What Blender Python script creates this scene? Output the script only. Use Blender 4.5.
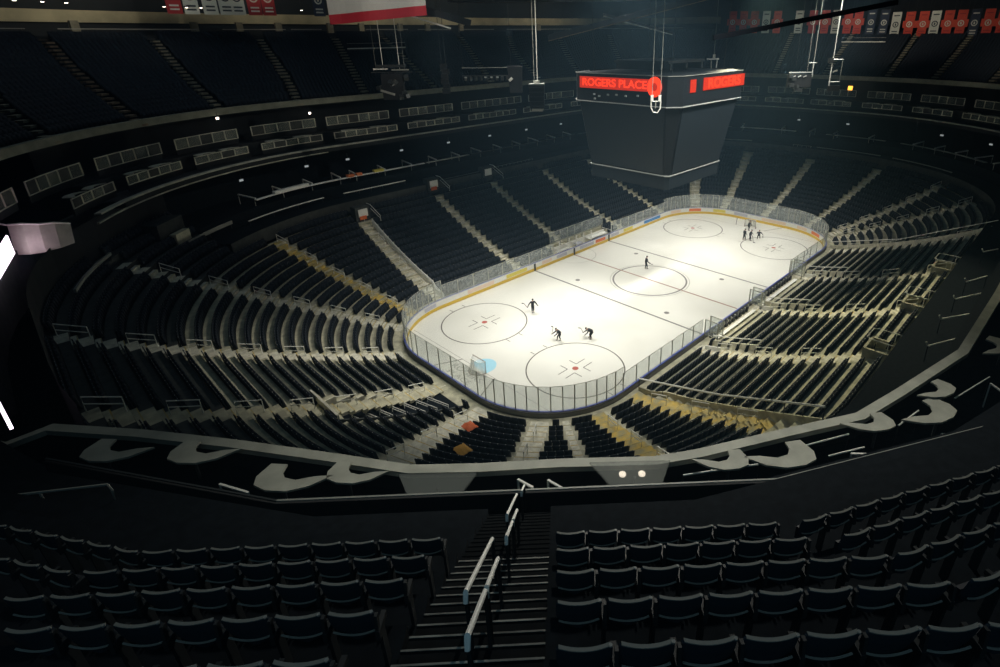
import bpy, bmesh, math, random
import numpy as np
from mathutils import Vector, Matrix
random.seed(7)
R = math.radians
sc = bpy.context.scene
for o in list(bpy.data.objects): bpy.data.objects.remove(o)
COL = sc.collection

# ------------------------------------------------------------------ camera
CAM = Vector((-52.971, -36.590, 28.546)); YAW, PIT, ROLL, FPX, CX, CY = 0.758182, -0.387384, -0.012974, 552.339, 571.19, 261.698
d_ = Vector((math.cos(PIT)*math.cos(YAW), math.cos(PIT)*math.sin(YAW), math.sin(PIT)))
r_ = d_.cross(Vector((0, 0, 1))).normalized(); u_ = r_.cross(d_)
rr_ = r_*math.cos(ROLL)+u_*math.sin(ROLL); uu_ = -r_*math.sin(ROLL)+u_*math.cos(ROLL)
cd = bpy.data.cameras.new('camera'); cam = bpy.data.objects.new('camera', cd); COL.objects.link(cam)
cam.matrix_world = Matrix(((rr_.x, uu_.x, -d_.x, CAM.x), (rr_.y, uu_.y, -d_.y, CAM.y), (rr_.z, uu_.z, -d_.z, CAM.z), (0, 0, 0, 1)))
cd.sensor_width = 36; cd.lens = FPX*36/1000; cd.shift_x = (500-CX)/1000; cd.shift_y = (CY-333.5)/1000
cd.clip_start = .1; cd.clip_end = 600
sc.camera = cam
# ------------------------------------------------------------------ view, world, lights
sc.view_settings.view_transform = 'Standard'; sc.view_settings.look = 'None'
sc.view_settings.gamma = 1; sc.view_settings.use_curve_mapping = False; sc.view_settings.exposure = .2
W = bpy.data.worlds.new('world'); sc.world = W; W.use_nodes = True
W.node_tree.nodes['Background'].inputs[0].default_value = (.30, .62, 1, 1)
W.node_tree.nodes['Background'].inputs[1].default_value = .012
# thin bluish scatter volume added to lift the blacks
_v = W.node_tree.nodes.new('ShaderNodeVolumeScatter'); _v.inputs['Color'].default_value = (.42, .74, 1, 1); _v.inputs['Density'].default_value = .0008
W.node_tree.links.new(_v.outputs[0], W.node_tree.nodes['World Output'].inputs['Volume'])
def area(name, loc, sx, sy, power, col, spread=180, rot=(0, 0, 0)):
    l = bpy.data.lights.new(name, 'AREA'); l.shape = 'RECTANGLE'; l.size = sx; l.size_y = sy
    l.energy = power; l.color = col; l.spread = R(spread)
    o = bpy.data.objects.new(name, l); COL.objects.link(o); o.location = loc; o.rotation_euler = rot; return o
for yy in (-15, 15):
    for xx in (-20, -10, 0, 10, 20):
        area('rink_floodlight', (xx, yy, 34.5), 8, 2.5, 960, (1, .99, .92), 74, (R(24 if yy < 0 else -24), 0, 0))
for xx in (-34, 0, 34):
    area('ambient_fill', (xx, 0, 39.5), 26, 50, 230, (.42, .76, 1), 180)  # unseen blue fill added to raise the dark areas
area('deck_fill', (-60, -43, 39), 14, 14, 650, (.40, .75, 1), 180, (R(-18), R(18), 0))  # added fill lifting the near deck out of black
area('deck_fill', (-34, 38, 40), 40, 14, 420, (.68, .86, 1), 180)  # same kind of added fill over the far upper left seats
def spot(name, loc, to, power, col, cone, blend=1, r=.5):
    l = bpy.data.lights.new(name, 'SPOT'); l.energy = power; l.color = col; l.spot_size = R(cone); l.spot_blend = blend; l.shadow_soft_size = r
    o = bpy.data.objects.new(name, l); COL.objects.link(o); o.location = loc; o.rotation_euler = (Vector(to)-Vector(loc)).to_track_quat('-Z', 'Y').to_euler(); return o
spot('end_fill', (-4, 0, 37), (-39.5, 3, 3), 34000, (1, .98, .88), 30)  # added spot brightening the left end stand near the ice
spot('ledge_fill', (-8, -2, 37), (-38.5, -27.5, 15), 70000, (1, .98, .88), 42)  # added spot to brighten the near ledge and tables
spot('stand_fill', (16, -2, 37), (-8, -25, 8), 56000, (1, .96, .66), 48)  # added spot that lights up the right-hand stand
spot('ledge_fill', (-20, 6, 37), (-47, -14, 15), 3000, (1, .95, .80), 40)  # weaker added spot for the left part of the ledge
spot('club_fill', (-4, -4, 37), (-26, 32, 11), 9000, (1, .97, .86), 40)  # added spot to bring up the pale club counters
# unseen lamps added to brighten the beige band, then the banners
for (wx, wy) in ((-50, 41), (-36, 50), (-18, 52), (0, 52), (16, 52), (33, 49)):
    o = area('band_fill', (wx*.98, wy*.90, 37.6), 10, 1.0, 130, (1, .93, .76), 80, (0, 0, 0)); o.rotation_euler = (Vector((wx*.5, wy*.9, -8))).to_track_quat('-Z', 'Y').to_euler()
spot('banner_fill', (50, -2, 43.2), (65, -4, 32), 5500, (1, .93, .80), 66)  # this and the next banner spots are added, unseen, to brighten the cloth
spot('banner_fill', (40, -20, 43.2), (56, -25, 32), 4500, (1, .93, .80), 64)
spot('banner_fill', (48, 6, 43.2), (62, 9, 32), 3500, (1, .93, .80), 60)
spot('banner_fill', (-30, 14, 41), (-36, 50, 35), 5000, (1, .93, .80), 36)
spot('flag_spot', (-30, 4, 38), (-22, 19, 32), 3500, (1, .93, .85), 46)

# ------------------------------------------------------------------ materials
def mat(name, col, rough=.6, metal=0, noise=0, nscale=3, col2=None, emit=None, es=1, spec=.5, bump=0):
    m = bpy.data.materials.new(name); m.use_nodes = True; nt = m.node_tree; b = nt.nodes['Principled BSDF']
    b.inputs['Base Color'].default_value = (*col, 1); b.inputs['Roughness'].default_value = rough
    b.inputs['Metallic'].default_value = metal; b.inputs['Specular IOR Level'].default_value = spec
    if noise or bump:
        tc = nt.nodes.new('ShaderNodeTexCoord'); n = nt.nodes.new('ShaderNodeTexNoise')
        n.inputs['Scale'].default_value = nscale; n.inputs['Detail'].default_value = 6
        nt.links.new(tc.outputs['Object'], n.inputs['Vector'])
        if noise:
            cr = nt.nodes.new('ShaderNodeValToRGB'); c2 = col2 or tuple(c*(1-noise) for c in col)
            cr.color_ramp.elements[0].position = .35; cr.color_ramp.elements[1].position = .65
            cr.color_ramp.elements[0].color = (*c2, 1); cr.color_ramp.elements[1].color = (*col, 1)
            nt.links.new(n.outputs['Fac'], cr.inputs[0]); nt.links.new(cr.outputs[0], b.inputs['Base Color'])
        if bump:
            bp = nt.nodes.new('ShaderNodeBump'); bp.inputs['Strength'].default_value = bump; bp.inputs['Distance'].default_value = .02
            nt.links.new(n.outputs['Fac'], bp.inputs['Height']); nt.links.new(bp.outputs[0], b.inputs['Normal'])
    if emit:
        b.inputs['Emission Color'].default_value = (*emit, 1); b.inputs['Emission Strength'].default_value = es
    return m
def glassmat(name, milk=.1, col=(.8, .85, .83), gloss=.06):
    m = bpy.data.materials.new(name); m.use_nodes = True; nt = m.node_tree; nt.nodes.clear()
    out = nt.nodes.new('ShaderNodeOutputMaterial'); t = nt.nodes.new('ShaderNodeBsdfTransparent'); t.inputs[0].default_value = (.97, .985, .98, 1)
    df = nt.nodes.new('ShaderNodeBsdfDiffuse'); df.inputs[0].default_value = (*col, 1)
    g = nt.nodes.new('ShaderNodeBsdfGlossy'); g.inputs['Roughness'].default_value = .15
    m1 = nt.nodes.new('ShaderNodeMixShader'); m1.inputs[0].default_value = milk
    m2 = nt.nodes.new('ShaderNodeMixShader'); m2.inputs[0].default_value = gloss
    nt.links.new(t.outputs[0], m1.inputs[1]); nt.links.new(df.outputs[0], m1.inputs[2])
    nt.links.new(m1.outputs[0], m2.inputs[1]); nt.links.new(g.outputs[0], m2.inputs[2]); nt.links.new(m2.outputs[0], out.inputs[0])
    return m
M = dict(
    ice=mat('ice', (.80, .80, .74), .28, noise=.1, nscale=.11, col2=(.68, .68, .62), spec=.3),
    line=mat('line_grey_blue', (.19, .185, .17), .5), redline=mat('line_red', (.34, .20, .14), .5), red_dot=mat('dot_red', (.42, .10, .07), .5),
    circ=mat('circle_paint', (.10, .09, .075), .5), faint=mat('faint_paint', (.36, .36, .32), .5), crease=mat('crease_blue', (.36, .66, .80), .4),
    conc=mat('concrete', (.64, .61, .44), .8, noise=.35, nscale=1.6, bump=.2),
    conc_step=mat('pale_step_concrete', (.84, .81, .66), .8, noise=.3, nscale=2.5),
    gold=mat('gold_step', (.74, .52, .10), .7, noise=.4, nscale=1.4, col2=(.42, .38, .22)),
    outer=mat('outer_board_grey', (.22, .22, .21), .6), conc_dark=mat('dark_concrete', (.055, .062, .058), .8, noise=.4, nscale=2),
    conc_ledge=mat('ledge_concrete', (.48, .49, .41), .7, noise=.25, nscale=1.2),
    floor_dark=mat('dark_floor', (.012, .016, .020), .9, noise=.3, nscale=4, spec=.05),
    seat=mat('seat_plastic', (.014, .019, .027), .6, spec=.2), seat_fg=mat('seat_plastic_upper', (.030, .044, .058), .8, spec=.05),
    seat_cap=mat('seat_cap', (.55, .55, .50), .4), arm=mat('armrest_plastic', (.022, .026, .028), .5),
    metal=mat('brushed_steel', (.62, .62, .58), .35, metal=.6), darkmetal=mat('dark_steel', (.05, .055, .055), .45, metal=.3),
    white=mat('white_paint', (.92, .92, .86), .5), rail=mat('rail_paint', (.92, .92, .84), .45), railgrey=mat('grey_rail', (.34, .35, .31), .5),
    board=mat('white_board', (.86, .86, .82), .4), kick=mat('yellow_kickplate', (.80, .55, .06), .4), cap=mat('blue_cap_rail', (.10, .13, .42), .4),
    capgrey=mat('grey_cap_rail', (.55, .56, .62), .4), ad_y=mat('advert_yellow', (.80, .68, .12), .5), ad_o=mat('advert_orange', (.85, .22, .07), .5),
    ad_b=mat('advert_blue', (.06, .25, .62), .5), ad_g=mat('advert_grey', (.55, .56, .66), .5), ad_p=mat('advert_peach', (.85, .68, .55), .5),
    post=mat('glass_post', (.42, .42, .38), .4, metal=.4), soot=mat('matt_black_steel', (.003, .003, .004), 1, spec=0), black=mat('black_rubber', (.012, .013, .015), .6),
    glass=glassmat('rink_glass', .2, gloss=.01), glass_dim=glassmat('railing_glass', .16, (.55, .6, .5), .05),
    net=glassmat('net_mesh', .45, (.75, .75, .72), 0), netred=mat('goal_frame', (.22, .17, .14), .4),
    board_dark=mat('scoreboard_casing', (.010, .013, .016), .45), screen=mat('scoreboard_screen', (.017, .024, .030), .42, spec=.5),
    trimline=mat('scoreboard_trim', (.42, .44, .42), .4), led=mat('led_red', (.3, .01, .0), .5, emit=(1, .05, .012), es=1.15),
    led_dim=mat('led_red_panel', (.2, .01, .0), .5, emit=(.85, .03, .008), es=.5),
    beige=mat('beige_band', (.52, .47, .30), .8, noise=.25, nscale=.5), wall=mat('dark_wall', (.012, .015, .017), .85, noise=.2, nscale=1),
    red=mat('banner_red', (.62, .065, .03), .7), redd=mat('banner_dark_red', (.42, .025, .025), .7), cream=mat('banner_white', (.66, .68, .60), .7), navy=mat('banner_navy', (.02, .03, .06), .7),
    ink=mat('banner_ink', (.03, .035, .04), .7), flagred=mat('flag_red', (.45, .015, .03), .7), flagwhite=mat('flag_white', (.55, .55, .50), .7),
    pink=mat('lit_screen', (.8, .7, .8), .5, emit=(1, .82, .98), es=3.0), magenta=mat('magenta_light', (.8, .1, .3), .5, emit=(1, .15, .35), es=1.0),
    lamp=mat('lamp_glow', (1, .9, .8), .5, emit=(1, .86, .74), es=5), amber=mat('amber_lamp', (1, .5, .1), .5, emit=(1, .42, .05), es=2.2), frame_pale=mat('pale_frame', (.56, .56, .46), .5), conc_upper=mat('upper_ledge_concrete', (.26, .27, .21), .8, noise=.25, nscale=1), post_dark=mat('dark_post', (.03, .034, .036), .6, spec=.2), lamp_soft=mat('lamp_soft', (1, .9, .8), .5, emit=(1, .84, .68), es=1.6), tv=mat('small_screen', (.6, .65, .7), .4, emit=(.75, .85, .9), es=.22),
    skin=mat('skin', (.45, .27, .19), .6), jersey=mat('dark_jersey', (.012, .014, .02), .7), pants=mat('dark_trousers', (.010, .011, .014), .7),
    orange=mat('orange_cloth', (.80, .16, .04), .7), amberc=mat('amber_cloth', (.75, .38, .05), .7), helmet=mat('helmet_white', (.5, .5, .46), .4), stick=mat('stick_shaft', (.10, .09, .08), .5))

# ------------------------------------------------------------------ mesh builder
class MB:
    MIR = False
    def __init__(s): s.v = []; s.f = []; s.m = []; s.mats = []
    def mi(s, m):
        m = M[m] if isinstance(m, str) else m
        if m not in s.mats: s.mats.append(m)
        return s.mats.index(m)
    def add(s, vs, fs, m):
        k = len(s.v); s.v += [tuple(p) for p in vs]; i = s.mi(m)
        for f in fs: s.f.append([k+j for j in f]); s.m.append(i)
        return s
    def hexa(s, p, m):   # 8 points: bottom 0-3 ccw, top 4-7
        return s.add(p, [(3, 2, 1, 0), (4, 5, 6, 7), (0, 1, 5, 4), (1, 2, 6, 5), (2, 3, 7, 6), (3, 0, 4, 7)], m)
    def box(s, c, sz, m, rz=0, rx=0, bev=0):
        mt = Matrix.Translation(c) @ Matrix.Rotation(rz, 4, 'Z') @ Matrix.Rotation(rx, 4, 'X')
        x, y, z = sz[0]/2, sz[1]/2, sz[2]/2
        return s.hexa([mt @ Vector(p) for p in ((-x, -y, -z), (x, -y, -z), (x, y, -z), (-x, y, -z), (-x, -y, z), (x, -y, z), (x, y, z), (-x, y, z))], m)
    def bar(s, a, b, w, h, m, up=(0, 0, 1)):
        a = Vector(a); b = Vector(b); t = (b-a).normalized(); up = Vector(up)
        sd = t.cross(up)
        if sd.length < 1e-3: sd = t.cross(Vector((1, 0, 0)))
        sd.normalize(); n = sd.cross(t).normalized(); sd *= w/2; n *= h/2
        return s.hexa([a-sd-n, a+sd-n, b+sd-n, b-sd-n, a-sd+n, a+sd+n, b+sd+n, b-sd+n], m)
    def tube(s, pts, r, m, n=6, closed=False):
        pts = [Vector(p) for p in pts]; rs = r if isinstance(r, (list, tuple)) else [r]*len(pts); k = len(pts); vs = []
        for i, p in enumerate(pts):
            t = (pts[(i+1) % k]-pts[i-1]) if closed else (pts[min(i+1, k-1)]-pts[max(i-1, 0)])
            t.normalize(); a = t.cross(Vector((0, 0, 1)))
            if a.length < 1e-2: a = t.cross(Vector((1, 0, 0)))
            a.normalize(); b = t.cross(a)
            for j in range(n): an = 2*math.pi*j/n; vs.append(p+(a*math.cos(an)+b*math.sin(an))*rs[i])
        fs = []
        for i in range(k if closed else k-1):
            for j in range(n):
                i2 = (i+1) % k; fs.append((i*n+j, i*n+(j+1) % n, i2*n+(j+1) % n, i2*n+j))
        if not closed: fs += [tuple(range(n))[::-1], tuple((k-1)*n+j for j in range(n))]
        return s.add(vs, fs, m)
    def strip(s, A, B, m, closed=False):   # ribbon between two polylines
        k = len(A); vs = list(A)+list(B)
        fs = [(i, (i+1) % k, k+(i+1) % k, k+i) for i in range(k if closed else k-1)]
        return s.add(vs, fs, m)
    def prof(s, lines, m, closed=False):   # solid loft: ring of polylines, profile closed
        n = len(lines); k = len(lines[0]); vs = [p for l in lines for p in l]; fs = []
        for a in range(n):
            b = (a+1) % n
            for i in range(k if closed else k-1): j = (i+1) % k; fs.append((a*k+i, a*k+j, b*k+j, b*k+i))
        if not closed: fs += [tuple(a*k for a in range(n)), tuple(a*k+k-1 for a in range(n))[::-1]]
        return s.add(vs, fs, m)
    def poly(s, pts, h, m, top=None):    # extruded outline (ccw, horizontal), down by h
        n = len(pts); pts = [Vector(p) for p in pts]; lo = [p-Vector((0, 0, h)) for p in pts]
        s.add(pts+lo, [tuple(range(n)), tuple(range(2*n-1, n-1, -1))]+[(i, n+i, n+(i+1) % n, (i+1) % n) for i in range(n)], m)
        return s
    def build(s, name, parent=None, smooth=False):
        me = bpy.data.meshes.new(name); me.from_pydata([(x, -y, z) for x, y, z in s.v] if MB.MIR else s.v, [], s.f); me.update()
        for m in s.mats: me.materials.append(m)
        me.polygons.foreach_set('material_index', s.m)
        if smooth: me.polygons.foreach_set('use_smooth', [True]*len(s.f))
        bm = bmesh.new(); bm.from_mesh(me); bmesh.ops.recalc_face_normals(bm, faces=bm.faces); bm.to_mesh(me); bm.free()
        o = bpy.data.objects.new(name, me); COL.objects.link(o)
        if parent: o.parent = parent
        return o
def tag(o, label=None, cat=None, group=None, kind=None):
    if label: o['label'] = label
    if cat: o['category'] = cat
    if group: o['group'] = group
    if kind: o['kind'] = kind
    return o
def thing(name, label, cat, loc=(0, 0, 0), rz=0, group=None):
    o = bpy.data.objects.new(name, None); COL.objects.link(o); o.location = loc; o.rotation_euler = (0, 0, rz); o.empty_display_size = .2
    return tag(o, label, cat, group)
def struct(o): o['kind'] = 'structure'; return o
def copy_tree(o, parent=None):
    c = o.copy(); COL.objects.link(c)
    if parent: c.parent = parent
    for ch in o.children: copy_tree(ch, c)
    return c
ORD = ['first', 'second', 'third', 'fourth', 'fifth', 'sixth', 'seventh', 'eighth', 'ninth', 'tenth', 'eleventh', 'twelfth', 'thirteenth', 'fourteenth', 'fifteenth', 'sixteenth', 'seventeenth', 'eighteenth', 'nineteenth', 'twentieth']
def ordn(i):
    if i < 20: return ORD[i]
    n = i+1; T_ = ['twent', 'thirt', 'fort', 'fift', 'sixt', 'sevent', 'eight', 'ninet'][n//10-2]
    return T_+'ieth' if n % 10 == 0 else T_+'y-'+ORD[n % 10-1]

# ------------------------------------------------------------------ the bowl's plan: offsets of the rink outline
HX, HY, RC = 21.98, 4.45, 8.5
QA = 16.5*math.pi/2; PER = 4*HX+4*HY+4*QA
SEG = [('l', (-HX, -HY), (HX, -HY), -90), ('a', (HX, -HY), -90), ('l', (HX, -HY), (HX, HY), 0), ('a', (HX, HY), 0), ('l', (HX, HY), (-HX, HY), 90), ('a', (-HX, HY), 90), ('l', (-HX, HY), (-HX, -HY), 180), ('a', (-HX, -HY), 180)]
LEN = [2*HX, QA, 2*HY, QA, 2*HX, QA, 2*HY, QA]
def frame(u):
    u %= PER
    for s, L in zip(SEG, LEN):
        if u <= L+1e-9: break
        u -= L
    if s[0] == 'l':
        a, b = s[1], s[2]; t = u/L; return a[0]+(b[0]-a[0])*t, a[1]+(b[1]-a[1])*t, R(s[3])
    return s[1][0], s[1][1], R(s[2]+90*u/L)
def P(D, u, z=0):
    x, y, a = frame(u); return Vector((x+(RC+D)*math.cos(a), y+(RC+D)*math.sin(a), z))
def ang(u): return frame(u)[2]
def Uof(x, y):
    q = QA; rr = 16.5
    if abs(x) <= HX: return (x+HX) if y < 0 else 2*HX+q+2*HY+q+(HX-x)
    if abs(y) <= HY: return 2*HX+q+(y+HY) if x > 0 else 4*HX+3*q+2*HY+(HY-y)
    a = math.atan2(abs(y)-HY, abs(x)-HX)
    if x > 0 and y < 0: return 2*HX+q-a*rr
    if x > 0: return 2*HX+q+2*HY+a*rr
    if y > 0: return 4*HX+3*q+2*HY-a*rr
    return 4*HX+3*q+4*HY+a*rr
def Dof(x, y):
    qx, qy = abs(x)-HX, abs(y)-HY
    return (math.hypot(qx, qy) if qx > 0 and qy > 0 else max(qx, qy))-RC
def lscale(u, D):   # metres per unit u at D
    x, y, a = frame(u); s = u % PER
    for k, L in enumerate(LEN):
        if s <= L: break
        s -= L
    return (RC+D)/16.5 if k % 2 else 1.0
def us(u0, u1, step=1.2):
    n = max(2, int(abs(u1-u0)/step)+1); base = list(np.linspace(u0, u1, n))
    ex = []; c = 0
    for L in LEN+LEN:
        c += L
        if u0 < c < u1: ex.append(c)
    return sorted(set(round(x, 4) for x in base+ex))
def line(D, z, uu): return [P(D, u, z) for u in uu]
ROWD, DS, NR, NW = 1.02, .72, 16, 22
def zD(D): m = max(0, (D-1.3)/.84); return .55+.29*m+.0066*m*m
def Drow(n): return DS+ROWD*n
def zrow(n): return zD(DS+ROWD*n+.25)

# aisles of the lower bowl: (name, (x0,y0) near the ice, (x1,y1) further up, width, last row, step material)
AIS = [
 ('gold rail-wall aisle', (-21.5, -13.9), (-24.2, -25.0), 1.7, 14, 'gold'),
 ('nearest right-stand aisle', (-11.2, -15.0), (-14.8, -28.8), 1.3, 17, 'conc_step'),
 ('middle right-stand aisle', (0.0, -15.2), (-5.5, -29.5), 1.3, 18, 'conc_step'),
 ('third right-stand aisle', (11.5, -15.6), (4.1, -30.2), 1.3, 19, 'conc_step'),
 ('far white-wall aisle', (23.9, -13.2), (16.3, -31.6), 1.5, 19, 'conc_step'),
 ('far right corner aisle', (28.5, -12.4), (32.5, -28.3), 1.3, 19, 'conc_step'),
 ('pale right-edge aisle', (30.0, -11.6), (39.6, -22.1), 1.2, 19, 'conc_step'),
 ('right far-goal aisle', (34.4, -8.3), (46.6, -12.7), .95, 19, 'conc_step'),
 ('centre far-goal aisle', (33.8, -.1), (47.9, -1.0), .95, 19, 'conc_step'),
 ('left far-goal aisle', (33.1, 7.5), (47.7, 10.9), .95, 19, 'conc_step'),
 ('aisle under the scoreboard', (31.25, 12.65), (37.8, 16.3), 1.3, 19, 'conc_step'),
 ('aisle left of the scoreboard', (22.9, 16.4), (21.0, 30.0), .95, 19, 'conc_step'),
 ('second far-stand aisle', (11.6, 16.8), (10.0, 29.9), .95, 19, 'conc_step'),
 ('penalty-box aisle', (.2, 17.4), (-1.0, 30.3), .95, 19, 'conc_step'),
 ('aisle left of the penalty-box', (-9.7, 15.7), (-10.8, 30.9), .95, 19, 'conc_step'),
 ('orange-sign aisle', (-22.0, 16.4), (-22.7, 30.6), 1.5, 19, 'conc_step'),
 ('yellowish left-stand aisle', (-26.4, 14.7), (-34.3, 27.5), 1.3, 19, 'gold'),
 ('upper end-stand aisle', (-28.7, 11.8), (-46.8, 19.9), 1.4, 24, 'conc_step'),
 ('middle end-stand aisle', (-31.2, 6.8), (-51.3, 6.4), 1.4, 26, 'conc_step'),
 ('lower end-stand aisle', (-31.4, -.6), (-53.0, -4.7), 1.4, 26, 'conc'),
 ('white near-corner aisle', (-29.9, -5.5), (-41.5, -11.3), 1.7, 15, 'conc_step'),
 ('broad gold staircase', (-28.4, -9.8), (-34.9, -15.1), 1.5, 12, 'conc_step'),
 ('thin aisle', (-27.5, -11.6), (-32.4, -17.7), .55, 12, 'conc_step'),
 ('white-and-gold aisle', (-25.2, -12.7), (-29.8, -21.2), 1.4, 13, 'gold'),
]
AI = []
for nm, a, b, w, last, ms in AIS:
    Da, Db, ua, ub = Dof(*a), Dof(*b), Uof(*a), Uof(*b)
    ub = ua+((ub-ua+PER/2) % PER)-PER/2
    AI.append(dict(name=nm, D0=Da, D1=Db, u0=ua, u1=ub, w=w, last=min(NR-1 if last < 20 else NW-1, int(round(last*.84/1.02))), ms=ms))
def ua_at(A, D): return A['u0']+(A['u1']-A['u0'])*(max(D, 1)-A['D0'])/(A['D1']-A['D0'])
AI.sort(key=lambda A: ua_at(A, 8))
def inwest(u): u %= PER; return 160 < u < 186

# ------------------------------------------------------------------ ice with its markings
mb = MB()
def outline(D, z, n=160):
    return [P(D, PER*i/n, z) for i in range(n)]
uu_all = us(0, PER-1e-3, 1.0)
mb.add([P(-.02, u, 0) for u in uu_all], [tuple(range(len(uu_all)))], 'ice')
def ring(cx, cy, r, w, z, m, n=64, a0=0, a1=360):
    a = [R(a0+(a1-a0)*i/n) for i in range(n+1)]
    mb.strip([(cx+(r-w/2)*math.cos(t), cy+(r-w/2)*math.sin(t), z) for t in a], [(cx+(r+w/2)*math.cos(t), cy+(r+w/2)*math.sin(t), z) for t in a], m)
def rect(x0, x1, y0, y1, z, m): mb.add([(x0, y0, z), (x1, y0, z), (x1, y1, z), (x0, y1, z)], [(0, 1, 2, 3)], m)
def disc(cx, cy, r, z, m, n=24): mb.add([(cx+r*math.cos(2*math.pi*i/n), cy+r*math.sin(2*math.pi*i/n), z) for i in range(n)], [tuple(range(n))], m)
z1, z2 = .004, .007
for x in (-7.62, 7.62): rect(x-.12, x+.12, -12.9, 12.9, z1, 'line')
rect(-.11, .11, -12.9, 12.9, z1, 'redline')
for sx in (-1, 1):
    gx = sx*27.13; yy = 10.9
    rect(gx-.03, gx+.03, -yy, yy, z1, 'faint')
    # trapezoid behind the goal
    for sy in (-1, 1):
        a = Vector((gx, sy*2.4, z2)); b = Vector((sx*30.4, sy*3.9, z2)); n = Vector((-(b-a).y, (b-a).x, 0)).normalized()*.05
        mb.add([a-n, a+n, b+n, b-n], [(0, 1, 2, 3)], 'circ')
    mb.add([(gx-sx*(.0), 1.22, z2), (gx-sx*0, -1.22, z2)]+[(gx-sx*1.9*math.cos(t), 1.37*math.sin(t), z2) for t in np.linspace(-1.1, 1.1, 17)], [tuple(range(19))], 'crease' if sx < 0 else 'ice')
    for sy in (-1, 1):
        c = (sx*21.03, sy*6.7); ring(*c, 4.57, .12, z1, 'circ', 80); disc(*c, .3, z2, 'red_dot')
        for ax in (-1, 1):
            for ay in (-1, 1):
                rect(c[0]+ax*.6-(0 if ax > 0 else 1.2), c[0]+ax*.6+(1.2 if ax > 0 else 0), c[1]+ay*.45-.04, c[1]+ay*.45+.04, z2, 'circ')
                rect(c[0]+ax*.6-.04, c[0]+ax*.6+.04, c[1]+ay*.45-(0 if ay > 0 else .9), c[1]+ay*.45+(.9 if ay > 0 else 0), z2, 'circ')
            for dx in (-.85, .85):
                rect(c[0]+dx-.04, c[0]+dx+.04, c[1]+ax*4.6-(.6 if ax < 0 else 0), c[1]+ax*4.6+(.6 if ax > 0 else 0), z2, 'circ')
    for sy in (-1, 1): disc(sx*6.1, sy*6.7, .3, z2, 'line')
ring(0, 0, 4.57, .22, z1, 'line', 96); ring(0, 0, 4.95, .07, z1, 'faint', 96); disc(0, 0, .15, z2, 'line')
ring(0, 12.95, 3.05, .06, z1, 'faint', 32, 180, 360)
ice = mb.build('ice_rink'); tag(ice, 'brightly lit white hockey ice sheet with painted lines and face-off circles', 'ice rink')
def text_obj(name, body, size, m, mw, parent=None, ext=0, sxy=(1, 1), bold=0):
    c = bpy.data.curves.new(name+'_tmp', 'FONT'); c.body = body; c.size = size; c.align_x = 'CENTER'; c.align_y = 'CENTER'; c.extrude = ext; c.offset = bold
    o = bpy.data.objects.new(name+'_tmp', c); COL.objects.link(o)
    bpy.context.view_layer.update()
    me = bpy.data.meshes.new_from_object(o.evaluated_get(bpy.context.evaluated_depsgraph_get()))
    bpy.data.objects.remove(o)
    me.materials.clear(); me.materials.append(M[m]); me.transform(Matrix.Diagonal((sxy[0], sxy[1], 1, 1)))
    t = bpy.data.objects.new(name, me); COL.objects.link(t); t.matrix_world = mw
    if parent: t.parent = parent; t.matrix_parent_inverse = parent.matrix_world.inverted()
    return t
text_obj('painted_lettering', 'ROGERS\nPLACE', 1.15, 'faint', Matrix.Translation((-28.75, .2, .008)) @ Matrix.Rotation(R(-90), 4, 'Z'), ice, sxy=(1, .75))
# floor slab outside the boards and under everything
mb = MB(); a = outline(46, -.06, 120); mb.add(a, [tuple(range(120))], 'conc_dark'); struct(mb.build('floor'))

# ------------------------------------------------------------------ dasher boards
boards = thing('rink_boards', 'white dasher boards with yellow kickplate, blue cap rail and glass around the ice', 'rink boards')
uf = us(0, PER-1e-3, 1.0)
mb = MB(); mb.prof([line(0, 0, uf), line(0, 1.02, uf), line(.14, 1.02, uf), line(.14, 0, uf)], 'board', closed=True); mb.build('board_panel', boards)
mb = MB(); mb.prof([line(-.03, .01, uf), line(-.03, .38, uf), line(-.002, .38, uf), line(-.002, .01, uf)], 'kick', closed=True); mb.build('kickplate', boards)
mb = MB(); mb.prof([line(.05, 1.02, uf), line(.05, 1.09, uf), line(.2, 1.09, uf), line(.2, 1.02, uf)], 'cap', closed=True); mb.prof([line(-.03, 1.02, uf), line(-.03, 1.08, uf), line(.05, 1.08, uf), line(.05, 1.02, uf)], 'capgrey', closed=True); mb.build('cap_rail', boards)
mb = MB(); mb.prof([line(.15, .02, uf), line(.15, .9, uf), line(.19, .9, uf), line(.19, .02, uf)], 'outer', closed=True); mb.build('outer_facing', boards)
def advert(u0, u1, m, z0=.46, z1=.93):
    q = us(u0, u1, .8); b = MB(); b.prof([line(-.012, z0, q), line(-.012, z1, q), line(-.003, z1, q), line(-.003, z0, q)], m); b.build('advert_panel', boards)
Lx = lambda x: Uof(x, 13)
for xa, xb, m in ((21, 16.5, 'ad_b'), (13.5, 11.2, 'ad_y'), (6.8, 4.6, 'ad_o'), (4.2, 1.2, 'ad_g'), (-1.5, -3.5, 'ad_g'), (-9, -12.5, 'ad_y'), (-14.5, -18.5, 'ad_p'), (-4.5, -6.3, 'ad_p'), (10.0, 8.2, 'ad_g')):
    advert(Lx(xa), Lx(xb), m)
for ua, ub, m in ((52, 54.5, 'ad_y'), (57, 61, 'ad_o'), (63, 66.5, 'ad_p'), (70, 74, 'ad_p'), (76.5, 79, 'ad_g'), (82, 86, 'ad_y'), (90, 94, 'ad_o'), (97, 101, 'ad_p'), (150.5, 154, 'ad_g')): advert(ua, ub, m)
for x in (-7.62, 0, 7.62):
    b = MB(); q = us(Lx(x+.15), Lx(x-.15)); b.prof([line(-.036, 0.02, q), line(-.036, 1.02, q), line(-.002, 1.02, q), line(-.002, 0.02, q)], 'ink'); b.build('line_marker', boards)
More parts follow.
